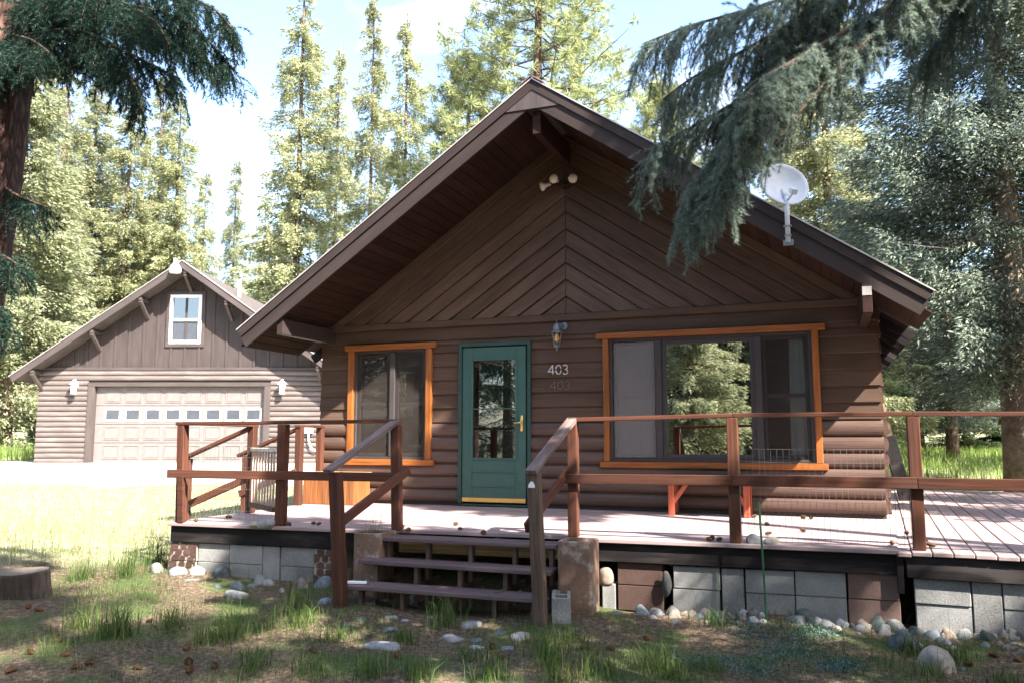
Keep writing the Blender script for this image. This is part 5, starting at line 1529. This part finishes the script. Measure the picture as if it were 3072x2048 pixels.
# near trees whose boughs hang into view
def subdivide(pts, step):
    pts = [np.array(p, float) for p in pts]
    # catmull-rom through the points
    out = []
    P = [2 * pts[0] - pts[1]] + pts + [2 * pts[-1] - pts[-2]]
    for i in range(1, len(P) - 2):
        n = max(2, int(np.linalg.norm(P[i + 1] - P[i]) / step))
        for k in range(n):
            t = k / n
            out.append(.5 * ((2 * P[i]) + (-P[i - 1] + P[i + 1]) * t + (2 * P[i - 1] - 5 * P[i] + 4 * P[i + 1] - P[i + 2]) * t * t + (-P[i - 1] + 3 * P[i] - 3 * P[i + 1] + P[i + 2]) * t ** 3))
    out.append(pts[-1])
    return out
def bough(limbs, seed, step, hang, tw, per_m, nl, nw, r0, skip=.15, spread=.5, tstep=.035):
    R = np.random.default_rng(seed)
    P0 = []; P1 = []; mb = MB()
    for li, pts in enumerate(limbs):
        pl = subdivide(pts, step)
        n = len(pl)
        mb.tube([tuple(p) for p in pl[::3] + [pl[-1]]], [r0 * (1 - .8 * k / (len(pl[::3]))) + .003 for k in range(len(pl[::3]) + 1)], 6, False)
        for i in range(n - 1):
            tt = i / n
            if tt < skip: continue
            if tt > .2: P0.append(pl[i]); P1.append(pl[i + 1])
            tan = norm(pl[i + 1] - pl[i])
            side = norm(np.cross(tan, [0, 0, 1.0]))
            L = R.uniform(*hang) * (1.0 if tt < .8 else .75)
            d0 = norm(tan * R.uniform(.25, .95) + side * R.choice([-1, 1]) * R.uniform(.15, 1.0) * spread + np.array([0, 0, -1.0]) * R.uniform(.05, .8))
            m = 6; q = pl[i]; bp = [q]; dcur = d0
            for k in range(m):
                dcur = norm(dcur + np.array([0, 0, -1.0]) * R.uniform(.12, .42))
                q = q + dcur * (L / m); bp.append(q)
            plane = norm(np.cross(d0, norm(R.normal(size=3) * .5 + np.array([0, 0, 1.0]))))
            mb.tube([tuple(b) for b in bp[::2]], [.0035, .0025, .002, .0012][:len(bp[::2])], 3, False)
            for k in range(m):
                P0.append(bp[k]); P1.append(bp[k + 1])
            # side twigs
            ns = int(L / tstep)
            for k in range(ns):
                s = (k + R.random()) / ns
                j = min(m - 1, int(s * m)); q = bp[j] + (bp[j + 1] - bp[j]) * (s * m - j)
                bt_ = norm(bp[j + 1] - bp[j])
                sd_ = plane * (1 if k % 2 else -1) + R.normal(size=3) * .22
                l = R.uniform(*tw) * (1.05 - .6 * s)
                d = norm(bt_ * .75 + sd_ * .75 + np.array([0, 0, -.12]))
                e = q + d * l
                P0.append(q); P1.append(q + d * l * .55)
                P0.append(q + d * l * .55); P1.append(q + norm(d + np.array([0, 0, -.22])) * l)
    V, F = needle_tris(np.array(P0), np.array(P1), per_m, nl, nw, R, .9)
    return (V, F), mb

LR = [[(6.3, -6.28, 3.62), (6.04, -6.26, 3.47), (5.28, -6.34, 3.02), (4.75, -6.43, 2.71), (4.45, -6.44, 2.53), (4.13, -6.34, 2.43), (3.83, -6.35, 2.29)],
      [(5.28, -6.34, 3.02), (4.85, -6.29, 3.04), (4.36, -6.36, 2.92), (4.01, -6.28, 2.92), (3.78, -6.26, 2.88)],
      [(4.85, -6.29, 3.04), (4.36, -6.36, 2.75), (4.05, -6.37, 2.62), (3.88, -6.33, 2.54)],
      [(4.45, -6.44, 2.53), (4.18, -6.54, 2.2), (4.06, -6.49, 2.05), (4.02, -6.5, 1.92)],
      [(4.75, -6.43, 2.71), (4.31, -6.7, 2.36), (4.25, -6.72, 2.12), (4.17, -6.66, 1.97)],
      [(4.45, -6.44, 2.53), (4.22, -6.36, 2.28), (4.02, -6.33, 2.08)],
      [(4.85, -6.29, 3.04), (4.55, -6.2, 2.86), (4.3, -6.2, 2.62), (4.12, -6.2, 2.42)],
      [(5.28, -6.34, 3.02), (5.21, -6.15, 2.84), (5.08, -6.09, 2.68)]]
(V, F), mb = bough(LR, 41, .0145, (.16, .46), (.06, .16), 640, .024, .0030, .008, skip=.08, spread=.9, tstep=.030)
(V2, F2), mb2 = bough([[(5.28, -6.34, 3.02), (4.82, -6.50, 2.62), (4.57, -6.56, 2.36), (4.45, -6.58, 2.22), (4.37, -6.58, 2.12)], [(5.28, -6.34, 3.02), (5.0, -6.5, 2.85), (4.86, -6.5, 2.7)]], 42, .034, (.10, .27), (.05, .12), 620, .024, .0030, .010, skip=.1, spread=.8, tstep=.05)
F = np.concatenate([F, F2 + len(V)]); V = np.concatenate([V, V2]); mb.add(mb2.V, mb2.F)
nm = npmesh('bough_needles', V, F); nm.materials.append(F_near)
lm = mb.mesh('bough_limbs', True); lm.materials.append(M_twig)
near = thing('blue_spruce', 'near blue spruce whose hanging needled bough fills the upper right', 'spruce', (0, 0, 0))
link('bough', nm, None, near); link('limb', lm, None, near)
(V, F), mb = conifer(43, H=10.4, R0=1.45, zb=5.3, nb=120, per=120, size=.24, droop=.2, gap=.04, hang=.3, trunk_r=.17)
V = V + np.array([6.35, -6.3, -.72])
o = npmesh('crown_near', V, F); o.materials.append(F_near); link('crown', o, None, near)
mb.V = [(a + 6.35, b - 6.3, c - .72) for a, b, c in mb.V]
o = mb.mesh('trunk_near', True); o.materials.append(M_bark); link('trunk', o, None, near)

LL = [[(-2.1, -5.28, 4.54), (-.94, -5.27, 4.51), (-.13, -5.28, 4.21), (.40, -5.3, 3.72)],
      [(-2.1, -5.28, 4.91), (-.7, -5.28, 4.66), (.1, -5.3, 4.3), (.46, -5.38, 3.98)],
      [(-2.11, -5.28, 4.38), (-1.17, -5.25, 4.15), (-.65, -5.27, 3.8), (-.48, -5.3, 3.5)],
      [(-2.11, -5.28, 4.42), (-1.03, -5.51, 4.19), (-.29, -5.67, 3.8), (.20, -5.64, 3.52)],
      [(-2.07, -5.27, 3.07), (-1.75, -5.32, 2.92), (-1.45, -5.28, 2.8)],
      [(-2.11, -5.28, 4.18), (-1.71, -5.77, 4.0), (-1.56, -6.14, 3.75)],
      [(-2.11, -5.28, 4.46), (-1.35, -5.64, 4.1), (-.94, -5.8, 3.85)],
      [(-2.05, -5.26, 2.45), (-1.65, -5.5, 2.36), (-1.48, -5.53, 2.28)],
      [(-2.11, -5.28, 4.71), (-.99, -5.61, 4.5), (-.02, -5.78, 4.0), (.22, -5.77, 3.72)],
      [(-2.14, -5.29, 1.98), (-1.6, -5.67, 1.96), (-1.42, -5.68, 1.9)],
      [(-2.1, -5.28, 4.8), (-1.3, -5.0, 4.62), (-.5, -4.9, 4.3), (-.1, -4.9, 3.95)]]
(V, F), mb = bough(LL, 51, .026, (.15, .50), (.10, .24), 330, .032, .0062, .014, skip=.06, spread=1.1, tstep=.045)
ltree = thing('spruce_tree', 'near spruce with dark red brown trunk at the left edge, shaded boughs overhead', 'spruce', (0, 0, 0))
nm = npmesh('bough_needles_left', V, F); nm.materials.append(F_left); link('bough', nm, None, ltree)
lm = mb.mesh('bough_limbs_left', True); lm.materials.append(M_twig); link('limb', lm, None, ltree)
mb = MB()
pts = subdivide([(-2.48, -5.36, -.9), (-2.43, -5.34, -.45), (-2.38, -5.33, .6), (-2.34, -5.33, 2.0), (-2.27, -5.30, 3.2), (-2.22, -5.28, 4.2), (-2.16, -5.28, 6.5), (-2.1, -5.2, 11)], .12)
rs = [(.40 if p[2] < -.5 else .335 - .012 * p[2]) for p in pts]
n0 = len(mb.V); mb.tube([tuple(p) for p in pts], rs, 26, True)
R = np.random.default_rng(3)
for i, v in enumerate(mb.V[:]):
    k = i % 26; c = pts[min(len(pts) - 1, i // 26)]
    a = 2 * math.pi * k / 26
    f = 1 + .045 * math.sin(5 * a + v[2] * 1.1) + .03 * math.sin(9 * a - v[2] * 2.3) + .02 * R.normal()
    mb.V[i] = (c[0] + (v[0] - c[0]) * f, c[1] + (v[1] - c[1]) * f, v[2])
def bark_plates(name, dark, light):
    m, nt, out = newmat(name)
    mp, _ = objcoord(nt, (9, 9, 2.6), False)
    vo = nd(nt, 'ShaderNodeTexVoronoi'); vo.feature = 'DISTANCE_TO_EDGE'; vo.inputs['Scale'].default_value = 2.2
    n1 = nd(nt, 'ShaderNodeTexNoise'); n1.inputs['Scale'].default_value = 3; n1.inputs['Detail'].default_value = 8
    nt.links.new(mp.outputs[0], n1.inputs['Vector'])
    mxv = nd(nt, 'ShaderNodeMixRGB'); mxv.inputs[0].default_value = .12
    nt.links.new(mp.outputs[0], mxv.inputs[1]); nt.links.new(n1.outputs['Color'], mxv.inputs[2]); nt.links.new(mxv.outputs[0], vo.inputs['Vector'])
    ml = nd(nt, 'ShaderNodeMath', operation='MULTIPLY'); nt.links.new(vo.outputs['Distance'], ml.inputs[0]); nt.links.new(n1.outputs['Fac'], ml.inputs[1])
    r = ramp(nt, ml.outputs[0], [(.0, dark), (.07, np.array(dark) * 1.9), (.3, light)])
    p = nd(nt, 'ShaderNodeBsdfPrincipled'); p.inputs['Roughness'].default_value = .95; p.inputs['Specular IOR Level'].default_value = .15
    nt.links.new(r.outputs[0], p.inputs['Base Color'])
    bp = nd(nt, 'ShaderNodeBump'); bp.inputs['Strength'].default_value = 1; bp.inputs['Distance'].default_value = .03
    nt.links.new(ml.outputs[0], bp.inputs['Height']); nt.links.new(bp.outputs[0], p.inputs['Normal'])
    nt.links.new(p.outputs[0], out.inputs[0]); return m
o = mb.mesh('trunk_left', True); o.materials.append(bark_plates('plated_red_bark', (.03, .017, .013), (.17, .095, .075))); link('trunk', o, None, ltree)
(V, F), mb = conifer(53, H=9.5, R0=1.5, zb=6.3, nb=70, per=90, size=.28, droop=.2, gap=.03, hang=.4, trunk_r=.05)
V = V + np.array([-2.25, -5.27, -.6])
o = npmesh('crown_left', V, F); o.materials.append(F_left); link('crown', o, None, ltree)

# trees on the road side, behind and right of the viewpoint: they shade the ground and stand in the window reflections
RG = 'spruces behind and beside the viewpoint'
put_tree('spruce_e', 9.3, -6.9, 10.7, 'spruce right of the viewpoint, nearest the side deck', 1.0, RG)
put_tree('spruce_e', 12.4, -7.0, 11.5, 'spruce right of the viewpoint, beyond the side deck', 1.0, RG)
put_tree('spruce_e', 15.4, -7.2, 12.2, 'spruce farthest right of the viewpoint', 1.0, RG)
put_tree('spruce_d', 7.2, -11.6, 15, 'tall spruce close behind the viewpoint', 1.05, RG)
put_tree('spruce_e', 11.0, -11.3, 17.8, 'tall dark spruce behind the viewpoint to the right', .9, RG)
put_tree("spruce_e", 15.4, -11.2, 15, 'tall dark spruce far behind to the right', .9, RG)
put_tree('spruce_c', .9, -14.2, 11, 'bright green spruce mirrored in the left half of the picture window', 1.0, RG)
put_tree('spruce_e', 2.6, -24, 19, 'dark spruce mirrored in the right half of the picture window', 1.2, RG)
put_tree('spruce_e', 6.0, -25, 20, 'dark spruce mirrored at the right side of the window', 1.1, RG)
put_tree('spruce_e', -2.2, -25, 19, 'dark spruce mirrored left of the window middle', 1.1, RG)
put_tree('spruce_e', -.6, -29, 17, 'dark spruce in the row across the road, left end', 1.3, RG)
put_tree('spruce_e', 3.4, -30, 18, 'dark spruce in the row across the road, middle', 1.4, RG)
put_tree('spruce_c', .9, -22, 13, 'second bright green spruce mirrored in the picture window', 1.0, RG)
put_tree('spruce_e', -4.6, -29, 18, 'dark spruce in the row across the road, far left end', 1.4, RG)
put_tree('spruce_d', -5.5, -16, 13, 'blue green spruce mirrored in the door glass', 1.0, RG)
put_tree('spruce_e', -9.5, -18, 16, 'dark spruce mirrored in the left window', 1.1, RG)
put_tree('spruce_e', 11.5, -1.0, 11, 'spruce right of the side deck, out of view', 1.15, RG)
put_tree('spruce_e', 12.2, 1.0, 11.5, 'spruce beyond the middle of the side deck, out of view', 1.15, RG)
put_tree('spruce_e', 12.9, 3.2, 10.5, 'spruce beyond the back of the side deck, out of view', 1.15, RG)
KIND['spruce_high'] = tree_mesh('high', 61, F_dark, M_bark, H=16.5, R0=1.4, zb=10.9, nb=130, per=150, size=.26, droop=.2, gap=.0, hang=.4, trunk_r=.18, shape=.45)  # unseen spruce added, crown shaped to shade the bargeboard but not the deck
t = thing('spruce_tree', 'tall spruce with a high crown right of the side deck, out of view', 'spruce', (11.0, -4.65, float(ground_z(11.0, -4.65))), .4, RG)
link('crown', KIND['spruce_high'][0], None, t); link('trunk', KIND['spruce_high'][1], None, t)

# far wood closing the view between the single trees
Vs = []; Fs = []; n0 = 0
R = np.random.default_rng(71)
protoV, protoF = conifer(72, H=18, R0=2.4, zb=.5, nb=90, per=26, size=.75, droop=.3, hang=.5, wr=.22)[0]
for i in range(48):
    r = R.uniform(-75, 80); f = R.uniform(70, 125)
    if abs(r / f + .33) < .06: continue
    x, y = site(r, f); s = R.uniform(.55, .95); a = R.uniform(0, 6.28)
    V = protoV * s; ca, sa = math.cos(a), math.sin(a)
    V = np.stack([V[:, 0] * ca - V[:, 1] * sa + x, V[:, 0] * sa + V[:, 1] * ca + y, V[:, 2] + float(ground_z(x, y))], 1)
    Vs.append(V); Fs.append(protoF + n0); n0 += len(V)
w = link('far_wood', npmesh('far_wood', np.concatenate(Vs), np.concatenate(Fs)), F_sun); w['kind'] = 'stuff'
w['label'] = 'far wood of spruces closing the view behind the lawn'

# ------------------------------------------------------------------ grass, litter, ground cover
def blades(xy, h, w, R, bend=.5, z=None):
    n = len(xy)
    z = gz(xy[:, 0], xy[:, 1]) if z is None else z
    a = R.uniform(0, 2 * np.pi, n); b = R.uniform(0, 2 * np.pi, n)
    s = np.stack([np.cos(a), np.sin(a), np.zeros(n)], 1) * (w / 2)[:, None]
    tip = np.stack([np.cos(b), np.sin(b)], 1) * (h * bend * R.random(n))[:, None]
    p = np.stack([xy[:, 0], xy[:, 1], z - .01], 1)
    mid = p.copy(); mid[:, :2] += tip * .3; mid[:, 2] += h * .6
    top = p.copy(); top[:, :2] += tip; top[:, 2] += h * (1 - .25 * bend * R.random(n))
    V = np.stack([p - s, p + s, mid + s * .8, mid - s * .8, top], 1).reshape(-1, 3)
    k = np.arange(n)[:, None] * 5
    F = np.concatenate([k + np.array([[0, 1, 2]]), k + np.array([[0, 2, 3]]), k + np.array([[3, 2, 4]])], 1).reshape(-1, 3)
    return V, F
def free(xy, pad=.0):
    """not under the porch, the steps, the cabin, the garage or the gravel"""
    x, y = xy[:, 0], xy[:, 1]
    k = ~((x > -2.15) & (y > -3.07 + .043 * (x + 2.02) - .02 + pad) & (y < 8.9))
    k &= ~((x > .45) & (x < 2.35) & (y > -3.72))
    k &= ~((x > -3.1) & (x < -2) & (y > -1.9) & (y < -.7))
    f = fdist(x, y); r = rdist(x, y)
    k &= ~((f > 17.9) & (f < 24.5) & (r > -33) & (r < -3))
    k &= ~((f > 23.5) & (f < 32.5) & (r > -13.8) & (r < -5.3))
    return k
def patchy(xy, sc, thr, R):
    x, y = xy[:, 0] * sc, xy[:, 1] * sc
    v = np.sin(x * 1.3 + 2 * np.sin(y * .7)) + np.sin(y * 1.9 + 1.5 * np.sin(x * .9 + 1)) + .6 * np.sin(x * 3.7 + y * 2.9)
    return v + R.normal(0, .5, len(x)) > thr
def area(n, r0, r1, f0, f1, R, p=1.0):
    r = R.uniform(r0, r1, n); f = f0 + (f1 - f0) * R.random(n) ** p
    return np.stack([CAM[0] + RR[0] * r + NN[0] * f, CAM[1] + RR[1] * r + NN[1] * f], 1)
def stuff(name, VF, mat, label):
    V = []; F = []; n = 0
    for v, f in VF: V.append(v); F.append(f + n); n += len(v)
    o = link(name, npmesh(name, np.concatenate(V), np.concatenate(F)), mat); o['kind'] = 'stuff'; o['label'] = label
    return o
R = np.random.default_rng(81)
parts = []
xy = area(52000, -6.5, 5.5, 4.4, 10.2, R); xy = xy[free(xy)]; xy = xy[patchy(xy, 2.2, .85, R)]
parts.append(blades(xy, R.uniform(.03, .13, len(xy)), R.uniform(.003, .0055, len(xy)), R, .8))
xy = area(165000, -7, 6, 4.4, 10.4, R); xy = xy[free(xy)]; xy = xy[patchy(xy, 1.3, -.5, R)]
parts.append(blades(xy, R.uniform(.014, .06, len(xy)), R.uniform(.002, .004, len(xy)), R, 1.0))
TUFTS = [(-.64, -5.18, .36), (-.62, -5.1, .3), (-.5, -4.69, .26), (.06, -4.96, .24), (.13, -4.73, .34), (-1.16, -4.99, .3), (.5, -4.37, .22), (.24, -4.46, .24), (1.68, -5.27, .2), (1.59, -3.92, .30), (2.44, -4.99, .24),
         (2.01, -5.15, .2), (2.7, -3.99, .16), (3.09, -4.81, .24), (3.39, -4.45, .22), (3.54, -4.58, .24), (1.47, -4.36, .15), (3.67, -3.19, .18), (5.37, -3.37, .16), (5.07, -3.28, .2), (3.76, -4.31, .16), (.85, -5.39, .2), (1.31, -5.38, .16),
         (2.14, -4.64, .14), (2.46, -4.15, .16), (5.13, -3.93, .14), (5.6, -3.87, .14), (2.6, -4.4, .2), (2.75, -4.7, .26), (2.9, -4.95, .2), (-2.3, -3.4, .4), (-2.5, -2.8, .42), (-2.7, -3.6, .3), (.25, -4.05, .34), (1.0, -4.6, .18)]
for x, y, h in TUFTS:
    n = int(90 + 160 * h)
    xy = np.stack([x + R.normal(0, .055 + .05 * h, n), y + R.normal(0, .055 + .05 * h, n)], 1)
    parts.append(blades(xy, h * R.uniform(.35, 1.1, n), R.uniform(.003, .0065, n), R, .75))
xy = area(500, -6, 5, 4.6, 10, R); xy = xy[free(xy)]
parts.append(blades(xy, R.uniform(.2, .5, len(xy)), np.full(len(xy), .003), R, .4))
stuff('grass', parts, F_grass, 'sparse green grass and tufts on the shaded forest floor')
parts = []
xy = area(90000, -15, -1.5, 9.2, 18.3, R, 1.1); xy = xy[free(xy)]
k = np.clip((fdist(xy[:, 0], xy[:, 1]) - 9.2) / 2.2, 0, 1) > R.random(len(xy)); xy = xy[k]
parts.append(blades(xy, R.uniform(.03, .11, len(xy)), R.uniform(.004, .008, len(xy)), R, .9))
xy = area(2500, -11, -3.5, 9.3, 12, R); xy = xy[free(xy)]
parts.append(blades(xy, R.uniform(.2, .5, len(xy)), R.uniform(.003, .006, len(xy)), R, .4))
stuff('lawn_grass', parts, F_lawn, 'dry pale sunlit lawn between the porch and the gravel')
parts = []
xy = area(42000, 3.5, 22, 13.5, 34, R); xy = xy[free(xy)]; xy = xy[(xy[:, 0] > 9.9) | (xy[:, 1] > 6.0)]
parts.append(blades(xy, R.uniform(.1, .5, len(xy)) * (.4 + .6 * np.clip((fdist(xy[:, 0], xy[:, 1]) - 15) / 6, 0, 1)), R.uniform(.008, .018, len(xy)), R, .6))
xy = area(14000, -26, -13.8, 21, 34, R); xy = xy[free(xy)]
parts.append(blades(xy, R.uniform(.15, .6, len(xy)), R.uniform(.01, .02, len(xy)), R, .5))
stuff('meadow_grass', parts, F_meadow, 'tall bright green meadow grass beyond the side deck and beside the garage')
# needle litter and small twigs lying flat
xy = area(95000, -7, 6, 4.2, 10.6, R); xy = xy[free(xy, .1)]; n = len(xy)
a = R.uniform(0, 2 * np.pi, n); L = R.uniform(.015, .05, n) * np.where(R.random(n) > .97, 3.5, 1)
d = np.stack([np.cos(a), np.sin(a), R.normal(0, .12, n)], 1); p = np.stack([xy[:, 0], xy[:, 1], gz(xy[:, 0], xy[:, 1]) + R.uniform(.001, .012, n)], 1)
s = np.stack([-np.sin(a), np.cos(a), np.zeros(n)], 1) * R.uniform(.001, .0022, n)[:, None]
V = np.stack([p - s, p + s, p + d * L[:, None]], 1).reshape(-1, 3)
stuff('needle_litter', [(V, np.arange(len(V)).reshape(-1, 3))], F_litter, 'brown needle litter and bits of twig on the ground')
# silvery ground cover mats before the blocks on the right
cs = [(3.95, -3.3, .22), (4.3, -3.25, .28), (4.35, -3.55, .25), (4.15, -3.75, .2), (3.75, -4.0, .22), (4.05, -4.15, .2), (4.55, -4.05, .16), (4.6, -3.85, .14), (4.45, -3.15, .16), (3.6, -4.1, .14)]
xy = np.concatenate([np.stack([x + R.normal(0, q * .55, 560), y + R.normal(0, q * .55, 560)], 1) for x, y, q in cs]); n = len(xy)
a = R.uniform(0, 2 * np.pi, n); d = norm(np.stack([np.cos(a), np.sin(a), R.uniform(.2, 1.2, n)], 1))
p = np.stack([xy[:, 0], xy[:, 1], gz(xy[:, 0], xy[:, 1]) + R.uniform(.0, .02, n)], 1)
stuff('silver_ground_cover', [diamonds(p, d, R.uniform(-.5, .5, n), R.uniform(.012, .03, n), R.uniform(.003, .006, n))], F_silver, 'low silvery ground cover mats before the right hand blocks')
# dry stalks growing in the left flue tile
xy = np.stack([.475 + R.normal(0, .06, 34), -3.15 + R.normal(0, .06, 34)], 1)
tag(stuff('planter_grass', [blades(xy, R.uniform(.15, .42, 34), np.full(34, .003), R, .6, np.full(34, -.07))], F_grass, 'thin wild grass growing out of the left flue tile'), 'thin wild grass growing out of the left flue tile', 'grass')
